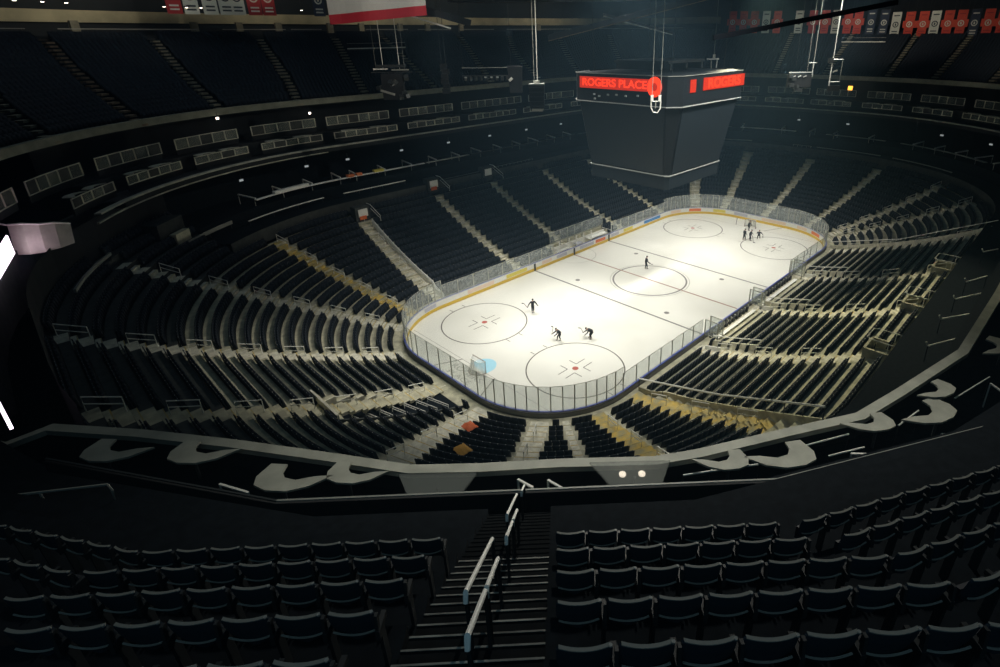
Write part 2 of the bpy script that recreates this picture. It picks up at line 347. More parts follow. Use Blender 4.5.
# glass: panels and posts; the gaps are the player benches
def glass_run(u0, u1, n, h):
    for i in range(n):
        a, b_ = u0+(u1-u0)*i/n, u0+(u1-u0)*(i+1)/n; q = us(a+.03, b_-.03, .9)
        b = MB(); b.prof([line(.06, 1.08, q), line(.06, h, q), line(.075, h, q), line(.075, 1.08, q)], 'glass')
        g = b.build('glass_panel', boards)
        e = MB(); e.prof([line(.055, h, q), line(.055, h+.035, q), line(.08, h+.035, q), line(.08, h, q)], 'post'); e.build('top_edge', g)
        p = P(.07, a); pm = MB(); pm.box((p.x, p.y, (1.05+h)/2), (.065, .085, h-1.05), 'post', ang(a)); pm.build('glass_post', g)
uR = lambda x: x+HX
glass_run(uR(-21.98), uR(-9.3), 7, 2.75)
glass_run(uR(11.2), uR(21.98), 5, 2.75)
glass_run(2*HX, 2*HX+2*QA+2*HY, 33, 3.35)
uN = 2*HX+2*QA+2*HY
glass_run(uN, uN+13.4, 7, 2.75); glass_run(uN+26, uN+2*HX, 8, 2.75)
uW = uN+2*HX
glass_run(uW, PER, 33, 3.35)

# ------------------------------------------------------------------ lower bowl concrete terraces
mb = MB()
uf = us(0, PER-1e-3, 1.2)
pr = [(0.25, .5), (DS, .5)]
for n in range(NR):
    pr += [(Drow(n), zrow(n)), (Drow(n+1), zrow(n))]
UV = Uof(-33, -.75); ucut = us(UV+3.75, UV+PER, 1.2)
for (Da, za), (Db, zb) in zip(pr[:-1], pr[1:]):
    if 1.5 < Da < 10.9 and Db < 11.5: mb.strip(line(Da, za, ucut), line(Db, zb, ucut), 'conc')
    else: mb.strip(line(Da, za, uf), line(Db, zb, uf), 'conc', closed=True)
mb.strip(line(.22, -.02, uf), line(.22, .5, uf), 'conc', closed=True)
struct(mb.build('lower_bowl_terrace'))
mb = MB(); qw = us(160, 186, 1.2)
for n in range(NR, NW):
    mb.strip(line(Drow(n), zrow(n-1), qw), line(Drow(n), zrow(n), qw), 'conc_dark'); mb.strip(line(Drow(n), zrow(n), qw), line(Drow(n+1), zrow(n), qw), 'conc_dark')  # rows outside the lit area get darker concrete, shade put into the colour
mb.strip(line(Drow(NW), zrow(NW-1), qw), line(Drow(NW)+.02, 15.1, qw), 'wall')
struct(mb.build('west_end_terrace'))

# aisle steps
for A in AI:
    b = MB()
    for n in range(0, A['last']+1):
        for hf in (0, 1):
            Dm = Drow(n)+hf*.5; u = ua_at(A, Dm); ls = lscale(u, Dm); w = A['w']/2/ls
            D0, D1 = (Drow(n)-.34, Drow(n)) if hf == 0 else (Drow(n), Drow(n)+.5)
            if hf == 0:
                z0 = (zrow(n-1) if n else .5); zt = (zrow(n)+z0)/2+.0
                if n == 0: continue
                c = [P(D0, u-w, z0-.02), P(D1, u-w, z0-.02), P(D1, u+w, z0-.02), P(D0, u+w, z0-.02)]
                b.hexa(c+[Vector((p.x, p.y, zt)) for p in c], A['ms'])
                c2 = [P(D0-.005, u-w, zt), P(D0+.05, u-w, zt), P(D0+.05, u+w, zt), P(D0-.005, u+w, zt)]
                b.hexa(c2+[Vector((p.x, p.y, zt+.01)) for p in c2], 'gold')
            else:
                zt = zrow(n)+.012
                c = [P(D0, u-w, zt-.03), P(D0+.68, u-w, zt-.03), P(D0+.68, u+w, zt-.03), P(D0, u+w, zt-.03)]
                b.hexa(c+[Vector((p.x, p.y, zt)) for p in c], A['ms'])
    o = struct(b.build('aisle_steps'))

# ------------------------------------------------------------------ numpy seat field
def field(name, tv, tf, tm, mats, pts, label, cat, group=None):
    pts = np.array(pts); n = len(pts); tv = np.array(tv, float); k = len(tv)
    c, s = np.cos(pts[:, 3]), np.sin(pts[:, 3])
    V = np.empty((n, k, 3)); V[:, :, 0] = pts[:, None, 0]+c[:, None]*tv[None, :, 0]-s[:, None]*tv[None, :, 1]
    V[:, :, 1] = pts[:, None, 1]+s[:, None]*tv[None, :, 0]+c[:, None]*tv[None, :, 1]; V[:, :, 2] = pts[:, None, 2]+tv[None, :, 2]
    F = (np.array(tf)[None]+(np.arange(n)*k)[:, None, None]).reshape(-1, 4)
    me = bpy.data.meshes.new(name); me.vertices.add(n*k); me.vertices.foreach_set('co', V.ravel())
    nf = len(F); me.loops.add(nf*4); me.loops.foreach_set('vertex_index', F.ravel().astype(np.int32))
    me.polygons.add(nf); me.polygons.foreach_set('loop_start', np.arange(nf, dtype=np.int32)*4)
    for m in mats: me.materials.append(M[m])
    me.polygons.foreach_set('material_index', np.tile(np.array(tm, np.int32), n)); me.update(calc_edges=True); me.validate()
    o = bpy.data.objects.new(name, me); COL.objects.link(o); o['kind'] = 'stuff'; return tag(o, label, cat, group)
def template(cap=True):
    # local: +x = away from the ice (backwards), y = sideways; origin on tread at the seat's centre
    b = MB()
    b.hexa([(.10, -.262, .12), (.16, -.262, .12), (.16, .262, .12), (.10, .262, .12), (.22, -.262, .90), (.28, -.262, .90), (.28, .262, .90), (.22, .262, .90)], 'seat')
    b.hexa([(-.12, -.262, .10), (.09, -.262, .10), (.09, .262, .10), (-.12, .262, .10), (.02, -.235, .74), (.13, -.235, .74), (.13, .235, .74), (.02, .235, .74)], 'seat')
    if cap: b.box((.25, .22, .905), (.05, .035, .02), 'seat_cap')
    return b
T = template()
seat_mesh = T.build('lower_bowl_seat').data
bpy.data.objects.remove(bpy.data.objects['lower_bowl_seat'])
SEATS = []   # x,y,z,rot,row,section,index,count
def umod_between(A, B, D):
    a, b = ua_at(A, D), ua_at(B, D)
    if b < a-60: b += PER
    return a, max(a, b)
for i, A in enumerate(AI):
    B = AI[(i+1) % len(AI)]
    for n in range(NW):
        D = Drow(n)+.66; a, b = umod_between(A, B, D); mid = (a+b)/2
        a += A['w']/2/lscale(a, D)+.15; b -= B['w']/2/lscale(b, D)+.15
        # arc length walk
        q = np.linspace(a, b, 60); pp = [P(D, t) for t in q]; cum = [0]
        for p0, p1 in zip(pp[:-1], pp[1:]): cum.append(cum[-1]+(p1-p0).length)
        Ltot = cum[-1]; cnt = int(Ltot/.53)
        if cnt < 1: continue
        off = (Ltot-cnt*.53)/2
        for j in range(cnt):
            t = float(np.interp(off+(j+.5)*.53, cum, q)); p = P(D, t)
            if n >= NR and not inwest(t): continue
            SEATS.append((p.x, p.y, zrow(n)+.01, ang(t), n, i, j, cnt, t % PER, D))
# portals and other openings: no seats there
VOID = []   # (u0,u1,D0,D1)
def void(u0, u1, D0, D1): VOID.append((u0, u1, D0, D1))
# left end tunnel mouth beside the lower aisle
uV = UV
void(uV-.5, uV+4.0, 1.0, 11.5)
# team benches at the foot of the right-hand stand, penalty boxes on the far side
void(uR(-9.4), uR(11.2), 0, 2.6); void(Lx(9), Lx(-3), 0, 2.9)
# portals at the top of the right-hand aisles, on the skewed aisle line
PORT = []
for A in AI:
    for key, Ds in (('nearest right', (15.6, 18.2)), ('middle right', (15.6, 18.2)), ('third right', (15.6, 18.2))):
        if A['name'].startswith(key):
            u = ua_at(A, 17); PORT.append((A, u)); void(u-.2, u+1.9, Ds[0]-.2, Ds[1])
def isvoid(s): return any(a <= s[8] <= b and c <= s[9] <= d for a, b, c, d in VOID)
SEATS = [s for s in SEATS if not isvoid(s)]
field('lower_bowl_seats', T.v, T.f, T.m, ['seat', 'seat_cap'], [s[:4] for s in SEATS],
      'thousands of empty black folding seats filling the lower bowl around the ice', 'stadium seats')

# ------------------------------------------------------------------ aisle handrails: little two-bar hoops
def hoop(D0, D1, u, z0, z1, m='rail', h=.9):
    b = MB(); a, c = P(D0, u, z0), P(D1, u, z1)
    up = Vector((0, 0, h)); b.tube([a, a+up, c+up, c], .038, m, 6); mid = Vector((0, 0, h*.55)); b.tube([a+mid, c+mid], .03, m, 6); return b
for A in AI:
    if A['w'] < 1: continue
    k = 0
    step = 3 if A['name'].startswith(('far right', 'pale', 'upper', 'middle end', 'lower', 'yellowish')) else 4
    for n in range(2, A['last'], step):
        D0, D1 = Drow(n)+.1, Drow(n)+1.5
        o = hoop(D0, D1, ua_at(A, D0), zrow(n), zrow(n+1)).build('aisle_handrail')
        tag(o, f"small white two-bar handrail, {ordn(k)} one up on the {A['name']}", 'handrail', 'handrail hoops in the lower bowl aisles'); k += 1

# ------------------------------------------------------------------ portals, walls and rails of the lower bowl
def wall_seg(b, pts, h, w, m):   # vertical wall following 3-D points (top), hanging down by h
    for p, q in zip(pts[:-1], pts[1:]):
        p = Vector(p); q = Vector(q); t = (q-p); t.z = 0; t.normalize(); n = Vector((-t.y, t.x, 0))*w/2; dn = Vector((0, 0, h))
        b.hexa([p-n-dn, p+n-dn, q+n-dn, q-n-dn, p-n, p+n, q+n, q-n], m)
for k, (A, u) in enumerate(PORT):
    t = thing('portal', f"concrete stair portal with steel guard rail topping the {A['name']}", 'portal', P(17, u, zD(17)))
    inv = Matrix.Translation(-P(17, u, zD(17)))
    def loc(p): return inv @ p
    zt = zD(16.5)+.5
    b = MB(); wall_seg(b, [loc(P(19.0, u-.1, zt)), loc(P(15.6, u-.1, zt)), loc(P(15.6, u+1.8, zt)), loc(P(19.0, u+1.8, zt))], 1.5, .16, 'conc'); b.build('parapet', t)
    b = MB(); zr = zt+.75
    b.tube([loc(P(19.0, u-.1, zt)), loc(P(19.0, u-.1, zr)), loc(P(15.9, u-.1, zr)), loc(P(15.6, u+.1, zr)), loc(P(15.6, u+1.6, zr)), loc(P(15.9, u+1.8, zr)), loc(P(19.2, u+1.8, zr))], .035, 'rail', 6)
    for uu2, Dd in ((u-.1, 17), (u+.8, 15.6), (u+1.8, 17)): b.tube([loc(P(Dd, uu2, zt-.05)), loc(P(Dd, uu2, zr))], .025, 'rail', 6)
    b.build('guard_rail', t)
# long rail and wall by the gold-stepped aisle (near right)
Y = [A for A in AI if A['name'].startswith('gold rail')][0]
def along(A, D, dz, side): return P(D, ua_at(A, D)+side/lscale(ua_at(A, D), D), zD(D+.25)+dz)
t = thing('rail_wall', 'long low wall topped by a straight white rail above gold steps', 'railing', along(Y, 1, 0, 1))
iv = -Vector(t.location)
b = MB(); Ds = np.linspace(.6, 16.6, 12); wall_seg(b, [along(Y, D, .35, 1.05)+iv for D in Ds], .7, .14, 'conc'); b.build('low_wall', t)
b = MB(); b.tube([along(Y, .6, 1.15, 1.05)+iv, along(Y, 8.5, 1.1, 1.05)+iv, along(Y, 16.6, 1.15, 1.05)+iv], .07, 'rail', 6); b.build('top_rail', t)
b = MB(); 
for D in np.linspace(.6, 16.6, 13): b.tube([along(Y, D, .3, 1.05)+iv, along(Y, D, 1.12, 1.05)+iv], .03, 'darkmetal', 5)
b.build('rail_posts', t)
# far right white wall line
Y4 = [A for A in AI if A['name'].startswith('far white')][0]
t = thing('rail_wall', 'long pale low wall with a white top rail at the far right corner', 'railing', along(Y4, 1, 0, 1)); iv = -Vector(t.location)
b = MB(); Ds = np.linspace(.6, 18, 12); wall_seg(b, [along(Y4, D, .45, .8)+iv for D in Ds], .8, .14, 'conc_step'); b.build('low_wall', t)
b = MB(); b.tube([along(Y4, .6, .95, .8)+iv, along(Y4, 9, .8, .8)+iv, along(Y4, 18.4, .95, .8)+iv], .055, 'rail', 6); b.build('top_rail', t)
# far stand: long white rail beside the stair, with the portal that has an orange sign
Y1 = [A for A in AI if A['name'].startswith('orange')][0]
t = thing('rail_wall', 'long bright white stair rail running down to the left-hand rink corner', 'railing', along(Y1, 1, 0, 1)); iv = -Vector(t.location)
b = MB(); Ds = np.linspace(1.0, 14.5, 12); wall_seg(b, [along(Y1, D, .5, -.75)+iv for D in Ds], .6, .22, 'white'); b.build('low_wall', t)
b = MB(); b.tube([along(Y1, D, .62, -.75)+iv for D in Ds], .07, 'white', 6); b.build('top_rail', t)
def sign_portal(A, Dp, label, orange=True):
    u = ua_at(A, Dp); z = zD(Dp+.25); t = thing('portal', label, 'portal', P(Dp, u, z), ang(u))
    b = MB(); b.box((.6, 0, .9), (1.2, 1.9, 1.8), 'conc_dark'); b.build('portal_block', t)
    b = MB(); b.box((-.05, 0, 1.05), (.1, 1.25, 1.0), 'white'); b.build('sign_board', t)
    if orange:
        b = MB(); b.box((-.12, .1, .45), (.12, .9, .45), 'orange'); b.build('orange_panel', t)
    b = MB(); b.tube([(-2.2, -1.1, .2), (-2.2, -1.1, .9), (0, -1.1, 1.9), (.9, -1.1, 1.9)], .04, 'rail', 6); b.tube([(-2.2, -1.1, .5), (0, -1.1, 1.4)], .03, 'rail', 6); b.build('guard_rail', t)
sign_portal(Y1, 15.2, 'white portal sign with orange panel atop the stair with the long white rail')
for nm, lb in (('aisle left of the pen', 'white portal sign atop the aisle left of the penalty boxes'), ('penalty', 'small pale portal sign atop the aisle above the penalty boxes')):
    sign_portal([A for A in AI if A['name'].startswith(nm)][0], 17.0, lb, nm.startswith('aisle left'))
# tunnel mouth in the left-hand end stand
VA = [A for A in AI if A['name'].startswith('lower end')][0]
t = thing('entry_tunnel', 'dark sunken tunnel mouth with pale panelled wall and white rails', 'tunnel', (0, 0, 0))
b = MB()
for n in range(0, 10):
    D = Drow(n); u = uV-.2
    b.box(tuple(P(D+.5, uV-.02, (zrow(n)+.05)/2)), (1.02, .10, zrow(n)+.05), 'conc_step', ang(u))
b.build('panelled_wall', t)
b = MB(); q = [P(D, uV+3.9, zD(D+.25)+.12) for D in np.linspace(1.3, 11.4, 8)]; wall_seg(b, q, 1.2, .14, 'conc_dark'); wall_seg(b, [P(11.4, uV-.3, zD(11.4)+.6), P(11.4, uV+3.9, zD(11.4)+.6)], 2.6, .14, 'conc_step'); b.build('low_wall', t)
b = MB()
for n in range(2, 10):
    D = Drow(n); a = P(D+.75, uV+1.6, zrow(n)*.62+.95); c = P(D, uV+3.4, zrow(n)*.62+.65); b.tube([a-Vector((0, 0, .5)), a, c, c-Vector((0, 0, .5))], .035, 'rail', 5); b.tube([a-Vector((0, 0, .2)), c-Vector((0, 0, .2))], .03, 'rail', 5)
b.build('stair_rails', t)
b = MB()
for n in range(1, 10):
    D = Drow(n); c = [P(D, uV, .35), P(D+1.03, uV, .35), P(D+1.03, uV+3.8, .35), P(D, uV+3.8, .35)]
    b.hexa(c+[Vector((p.x, p.y, .35+.6*(zrow(n)-.3))) for p in c], 'floor_dark')
b.build('tunnel_stairs', t)

for k, (a_, c_) in enumerate((((4.54, -31.88), (6.26, -32.72)), ((-3.85, -32.06), (-1.43, -33.05)), ((-7.83, -32.07), (-4.87, -33.62)), ((-11.97, -32.03), (-9.89, -33.27)), ((-16.49, -32.25), (-11.6, -34.71)))):
    b = MB(); A_, C_ = Vector((*a_, 10.6)), Vector((*c_, 10.6)); n_ = Vector((-.25, .1, .35)); b.tube([A_+n_, A_, C_], .05, 'rail', 6); b.tube([A_, A_-Vector((0, 0, 1.1))], .03, 'post_dark', 5); b.tube([C_, C_-Vector((0, 0, 1.1))], .03, 'post_dark', 5)
    tag(b.build('landing_rail'), f"thin white rail on the dark landing above the right stand, {ORD[k]} from the back", 'railing', 'rails on the dark right-hand landing')
# ------------------------------------------------------------------ team benches (near right) and penalty boxes (far side)
for k, (xa, xb, lb) in enumerate(((-8.6, -.6, 'nearer'), (1.2, 10.4, 'further'))):
    t = thing('team_bench', f"{lb} team bench with long white bench seat behind the boards", 'bench', (xa, -13.2, .3))
    L = xb-xa
    b = MB(); b.box((L/2, -1.05, .50), (L, .38, .08), 'white'); 
    for x in np.arange(.4, L, 1.2): b.box((x, -1.05, .23), (.06, .3, .46), 'darkmetal')
    b.build('bench_seat', t)
    b = MB(); b.box((L/2, -1.95, .35), (L, .1, .7), 'conc_dark'); b.build('back_wall', t)
    b = MB(); 
    for x in np.arange(.2, L, .75):
        hh = .55+.25*random.random(); b.box((x, -.32, hh/2), (.3+.2*random.random(), .25, hh), 'black'); b.box((x+.3, -.30, .75), (.12, .14, .3), 'helmet')
    b.build('bench_equipment', t)
for k, x in enumerate((-9.2, -8.2, .2, 1.0, 11.1, 12.0)):
    b = MB(); b.bar((x, -13.2, .3), (x, -13.2, 2.75), .09, .09, 'post'); b.bar((x, -13.25, 1.1), (x, -14.9, 1.1), .06, .06, 'post'); b.bar((x, -13.2, 2.72), (x, -14.6, 2.72), .06, .06, 'post'); b.bar((x, -14.6, .3), (x, -14.6, 2.75), .09, .09, 'post')
    o = b.build('bench_divider'); 
    g = MB(); g.hexa([(x-.01, -13.25, 1.1), (x+.01, -13.25, 1.1), (x+.01, -14.55, 1.1), (x-.01, -14.55, 1.1), (x-.01, -13.25, 2.7), (x+.01, -13.25, 2.7), (x+.01, -14.55, 2.7), (x-.01, -14.55, 2.7)], 'glass'); g.build('divider_glass', o)
    tag(o, f"dark-posted glass divider by the team benches, {ORD[k]} from the near end", 'divider', 'glass dividers at the benches')
# low white platforms at the aisle feet (three)
for k, (A, nm) in enumerate([(A, A['name']) for A in AI if A['name'].startswith(('nearest right', 'middle right', 'third right'))]):
    t = thing('vomitory_wall', f"pale low wall with white rail at the foot of the {nm}", 'low wall', along(A, 2, 0, 0)); iv = -Vector(t.location)
    b = MB(); wall_seg(b, [along(A, D, .5, 1.2)+iv for D in (1.5, 3.5, 6.6)], .7, .16, 'conc_step'); wall_seg(b, [along(A, D, .35, .1)+iv for D in (1.4, 3.2)], .6, .16, 'white'); b.build('low_wall', t)
    b = MB(); b.tube([along(A, D, 1.0, 1.2)+iv for D in (1.5, 3.5, 6.8)], .05, 'rail', 6)
    for D in (1.6, 3.5, 6.7): b.tube([along(A, D, .4, 1.2)+iv, along(A, D, 1.0, 1.2)+iv], .03, 'rail', 5)
    b.build('top_rail', t)
# penalty boxes and timekeeper's box on the far side
t = thing('penalty_box', "penalty boxes and timekeeper's bench with pale frames and raised glass", 'penalty box', (0, 13.2, .3))
b = MB()
for x in (-2.6, -.6, 0.9, 2.4, 4.0, 8.6): b.bar((x, .1, 0), (x, .1, 2.3), .10, .10, 'white'); b.bar((x, .1, 1.1), (x, 1.9, 1.1), .07, .07, 'white'); b.bar((x, 1.9, 0), (x, 1.9, 3.1), .08, .08, 'railgrey')
b.bar((-2.6, 1.9, 3.1), (8.6, 1.9, 3.1), .06, .06, 'railgrey'); b.bar((-2.6, 1.9, 1.6), (8.6, 1.9, 1.6), .08, .08, 'railgrey'); b.build('frame', t)
b = MB(); b.box((3, 1.92, 2.35), (11.2, .03, 1.4), 'glass'); b.build('rear_glass', t)
b = MB(); b.box((6.2, .9, .75), (4.0, .9, .08), 'white'); b.box((2.0, .8, .7), (1.2, .8, .08), 'capgrey'); b.box((-1.0, 1.0, .45), (2.6, .4, .08), 'white'); b.box((3, 1.5, .5), (11, .1, 1.0), 'white'); b.build('timekeeper_desk', t)

# ------------------------------------------------------------------ goals
def goal(x, sx, label):
    t = thing('hockey_goal', label, 'hockey goal', (x, -.25 if sx < 0 else 0, 0), 0 if sx < 0 else math.pi)
    b = MB(); h, w = 1.22, .915
    b.tube([(0, -w, 0), (0, -w, h), (0, w, h), (0, w, 0)], .045, 'netred', 8)
    b.build('front_frame', t)
    b = MB(); back = [(-1.05*math.cos(a), .95*math.sin(a), .03) for a in np.linspace(-math.pi/2, math.pi/2, 15)]
    b.tube([(0, -w, .03)]+back+[(0, w, .03)], .03, 'netred', 6); b.tube([(0, -w, h), (-.5, -.6, h-.02), (-.5, .6, h-.02), (0, w, h)], .025, 'white', 6); b.tube([(-.5, 0, h-.02), (-1.05, 0, .03)], .025, 'white', 6); b.build('base_frame', t)
    b = MB(); top = [(-.5, .6*math.sin(a), h-.02) for a in np.linspace(-math.pi/2, math.pi/2, 15)]; b.strip(top, back, 'net'); b.add([(0, -w, h), (0, w, h), (-.5, .6, h-.02), (-.5, -.6, h-.02)], [(0, 1, 2, 3)], 'net')
    for s in (-1, 1): b.add([(0, s*w, .03), (0, s*w, h), (-.5, s*.6, h-.02), (-1.05*math.cos(R(70)), s*.95*math.sin(R(70)), .03)], [(0, 1, 2, 3)], 'net')
    b.build('net', t)
goal(-27.13, -1, 'near hockey goal with dark frame and white net on a pale blue crease')
goal(27.13, 1, 'far hockey goal standing in front of the far end boards')

# ------------------------------------------------------------------ club tier behind the lower bowl (open ring, away from the west end)
U0, U1 = 190, PER+160
qc = us(U0, U1, 1.5)
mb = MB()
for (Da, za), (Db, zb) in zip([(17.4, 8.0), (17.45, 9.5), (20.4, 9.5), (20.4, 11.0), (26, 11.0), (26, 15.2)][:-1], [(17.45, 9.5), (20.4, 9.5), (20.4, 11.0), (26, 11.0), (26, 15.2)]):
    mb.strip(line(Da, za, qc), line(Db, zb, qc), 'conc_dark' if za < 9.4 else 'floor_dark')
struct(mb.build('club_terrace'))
def ring_bar(name, D, z, u0, u1, w, h, m, label, cat, group=None, posts=0, pm='darkmetal', drop=.9, step=1.2):
    q = us(u0, u1, step); b = MB(); b.prof([line(D-w/2, z-h, q), line(D-w/2, z, q), line(D+w/2, z, q), line(D+w/2, z-h, q)], m)
    o = b.build(name)
    if posts:
        n = max(2, int((u1-u0)/posts)+1)
        for u in np.linspace(u0+.1, u1-.1, n): p_ = MB(); p_.bar(P(D, u, z-drop), P(D, u, z-h), .05, .05, pm); p_.build('rail_post', o)
    return tag(o, label, cat, group)
# front rails along the top of the lower bowl
for k, (a, b_, z, D, m, h, lb) in enumerate([
    (165.7, 170.0, 12.6, 22.0, 'railgrey', .25, 'leftmost short guard rail above the end stand'), (157.7, 161.4, 10.7, 20.0, 'railgrey', .35, 'short guard rail left of the long left rail'),
    (150.8, 157.0, 10.35, 19.0, 'rail', .09, 'thin white rail curving along the top of the left stand'), (140.6, 149.2, 10.3, 19.0, 'rail', .09, 'thin white rail right of the curved left one'),
    (127.8, 137.4, 9.0, 18.0, 'conc_ledge', .5, 'pale parapet with pickets atop the stand left of the scoreboard'), (117.2, 126.4, 9.2, 18.0, 'conc_ledge', .5, 'pale parapet nearest the scoreboard on its left'),
    (82.9, 87.6, 9.8, 18.3, 'railgrey', .15, 'short rail right of the scoreboard foot'), (74.4, 77.8, 9.3, 18.0, 'conc_ledge', .4, 'short pale parapet behind the far goal stand'),
    (65.5, 73.5, 9.8, 18.3, 'railgrey', .12, 'thin grey rail over the far goal stand'), (57.5, 64.2, 9.8, 18.3, 'railgrey', .12, 'thin grey rail over the far right corner')]):
    ring_bar('guard_rail', D, z, a, b_, .14, h, m, lb, 'railing', 'guard rails topping the lower bowl', posts=1.6, pm='rail' if m == 'conc_ledge' else 'darkmetal', drop=h+.5 if m != 'conc_ledge' else h)
    if m == 'conc_ledge':
        ring_bar('picket_rail', D+.1, z+.55, a, b_, .04, .05, 'railgrey', 'slim grey picket rail on the '+lb.split(' atop')[0].replace('with pickets ', '')[:60], 'railing', 'picket rails on the parapets', posts=.8, pm='railgrey', drop=.55)
# counters with dividers of the club boxes
CUT = [(55.7, 64.5, 'railgrey'), (66, 73, 'railgrey'), (78.5, 84.5, 'white'), (85.5, 104, 'darkmetal'), (104.5, 128, 'darkmetal'), (128.4, 136, 'conc_ledge'), (136.4, 155.3, 'white')]
for a, b_, m in CUT:
    o = ring_bar('bar_counter', 20.5, 11.85, a, b_, .42, .10, m, 'x', 'counter'); o['label'] = {55.7: 'grey bar counter in the far right corner boxes', 66: 'grey bar counter over the far goal stand', 78.5: 'white bar counter just right of the scoreboard', 85.5: 'dark bar counter hidden behind the scoreboard', 104.5: 'dark bar counter on the scoreboard\'s left side', 128.4: 'pale grey bar counter in the middle of the far stand', 136.4: 'bright white bar counter curving above the left stand'}[a]
for u, m, w in ((147.6, 'ad_o', .9), (146.4, 'ad_o', .7), (143.6, 'ad_y', 1.4), (152.6, 'white', 2.6)):
    q = us(u-w/2, u+w/2, .5); b = MB(); b.prof([line(20.2, 11.86, q), line(20.2, 12.15, q), line(20.75, 12.15, q), line(20.75, 11.86, q)], m)
    tag(b.build('counter_display'), {'ad_o': 'red display block on the white bar counter', 'ad_y': 'yellow display block on the white bar counter', 'white': 'wide white display block on the white bar counter'}[m]+(', the one nearer the yellow' if u == 146.4 else (', the left of two' if u == 147.6 else '')), 'display')
k = 0
u = 155.2
while u > 55:
    s = .9 if u > 140 or u < 80 else 1
    lg = 2.1 if (k % 3) else 2.6
    b = MB(); a, c = P(20.7, u, 11.9), P(20.7+lg, u, 12.15); b.bar(a, c, .16, .14, 'white' if k % 2 == 0 else 'rail'); b.bar(P(20.7+lg, u, 11), c, .08, .08, 'railgrey'); b.bar(P(20.9, u, 11), P(20.9, u, 11.9), .08, .08, 'railgrey')
    tag(b.build('box_divider'), f"slanting pale divider between club boxes, {ordn(k)} from the left end", 'divider', 'dividers between the club boxes')
    if k % 2 == 0:
        b = MB(); p = P(24.6, u-.9, 13.3); b.box((p.x, p.y, p.z), (.08, .5, .24), 'tv', ang(u)); b.box((p.x, p.y, p.z+.5), (.05, .05, .6), 'darkmetal', ang(u))
        o = b.build('hanging_screen'); tag(o, f"tiny glowing screen hanging in the dark club lounge, {ordn(k//2)} from the left", 'screen', 'small screens in the club lounge')
    u -= 2.15 if u > 148 else (4.15 if u > 80 else 2.1 if u < 66 else 4.2); k += 1

# ------------------------------------------------------------------ suite level: slab, two tiers of box fronts, upper ledge
qs = us(46, 163.4, 1.5)
mb = MB()
mb.prof([line(22, 15.15, qs), line(22, 15.7, qs), line(24.6, 15.7, qs), line(24.6, 17.2, qs), line(28, 17.2, qs), line(28, 15.15, qs)], 'wall')
mb.strip(line(28, 17.2, qs), line(28, 21.4, qs), 'wall'); mb.strip(line(24.62, 15.7, qs), line(24.62, 17.3, qs), 'wall')
struct(mb.build('suite_terrace'))
ring_bar('suite_ledge', 22.1, 15.82, 46, 165.5, .5, .14, 'conc_ledge', 'thin pale ledge edging the suite level around the far stands', 'ledge')
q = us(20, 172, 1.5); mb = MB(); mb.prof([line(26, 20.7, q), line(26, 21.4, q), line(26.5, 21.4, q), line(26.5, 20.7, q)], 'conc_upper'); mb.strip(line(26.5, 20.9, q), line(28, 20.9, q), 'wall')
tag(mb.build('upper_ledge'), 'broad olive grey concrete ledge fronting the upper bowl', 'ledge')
ring_bar('fascia_edge', 22.0, 15.2, 149, 165.8, .16, .12, 'conc_ledge', 'pale lower edge line of the suite fascia above the left end stand', 'ledge')
G2 = [174.5, 171.0, 166.9, 162.6, 157.9, 153.3, 148.4, 137.6, 126.6, 112.2, 101.5, 92.5, 83.0, 78.3, 69.7, 65.4, 61.1, 56.5, 51.5]
G1 = [166.4, 162.4, 157.9, 153.5, 148.5, 137.6, 126.8, 115.2, 104, 93, 83.0, 78.4, 69.7, 65.4, 61.1, 56.6, 52]
def suite_front(a, b_, D, z, h, lb, lower, kk):
    t = thing('suite_box', lb, 'suite front', P(D, (a+b_)/2, z), 0, 'glazed suite fronts around the far stands'); iv = -Vector(t.location)
    g = .9/lscale((a+b_)/2, D); a, b_ = min(a, b_)+g, max(a, b_)-g
    n = max(3, round((b_-a)*lscale((a+b_)/2, D)/1.5)); f = MB(); q = us(a, b_, 1.0)
    for zz in (z, z+h): f.prof([[p+iv for p in line(D-.03, zz-.06, q)], [p+iv for p in line(D-.03, zz+.0, q)], [p+iv for p in line(D+.05, zz+.0, q)], [p+iv for p in line(D+.05, zz-.06, q)]], 'frame_pale')
    for i in range(n+1):
        u = a+(b_-a)*i/n; f.bar(P(D, u, z-.05)+iv, P(D, u, z+h)+iv, .1, .1, 'frame_pale')
    f.build('frame', t)
    for i in range(n):
        u0, u1 = a+(b_-a)*(i+.06)/n, a+(b_-a)*(i+.94)/n
        p = MB(); p.prof([[w+iv for w in line(D, z+.02, [u0, u1])], [w+iv for w in line(D, z+h-.07, [u0, u1])], [w+iv for w in line(D+.03, z+h-.07, [u0, u1])], [w+iv for w in line(D+.03, z+.02, [u0, u1])]], 'glass_dim' if (i+kk) % 3 else 'conc_dark'); p.build('pane', t)
    s_ = MB(); s_.prof([[w+iv for w in line(D+.05, z-.6, q)], [w+iv for w in line(D+.05, z-.05, q)], [w+iv for w in line(D+.2, z-.05, q)], [w+iv for w in line(D+.2, z-.6, q)]], 'wall'); s_.build('apron', t)
    if lower:
        for fr in (.3, .75):
            uc = a+(b_-a)*fr; w = 1.1/lscale(uc, D); o = []
            for uu2, dd in ((-1, .1), (-.5, .75), (.3, .95), (.9, .8), (1, .1), (.5, .1), (.1, .45), (-.4, .4)): o.append(P(D+dd, uc+uu2*w, z+h+.06)+iv)
            c = MB(); c.poly(o[::1], .07, 'conc_ledge'); c.build('drink_table', t)
for k in range(len(G2)-1): suite_front(G2[k], G2[k+1], 25, 18.05, 1.05, f"upper row glazed suite front with square panes, {ordn(k)} from the left edge", False, k)
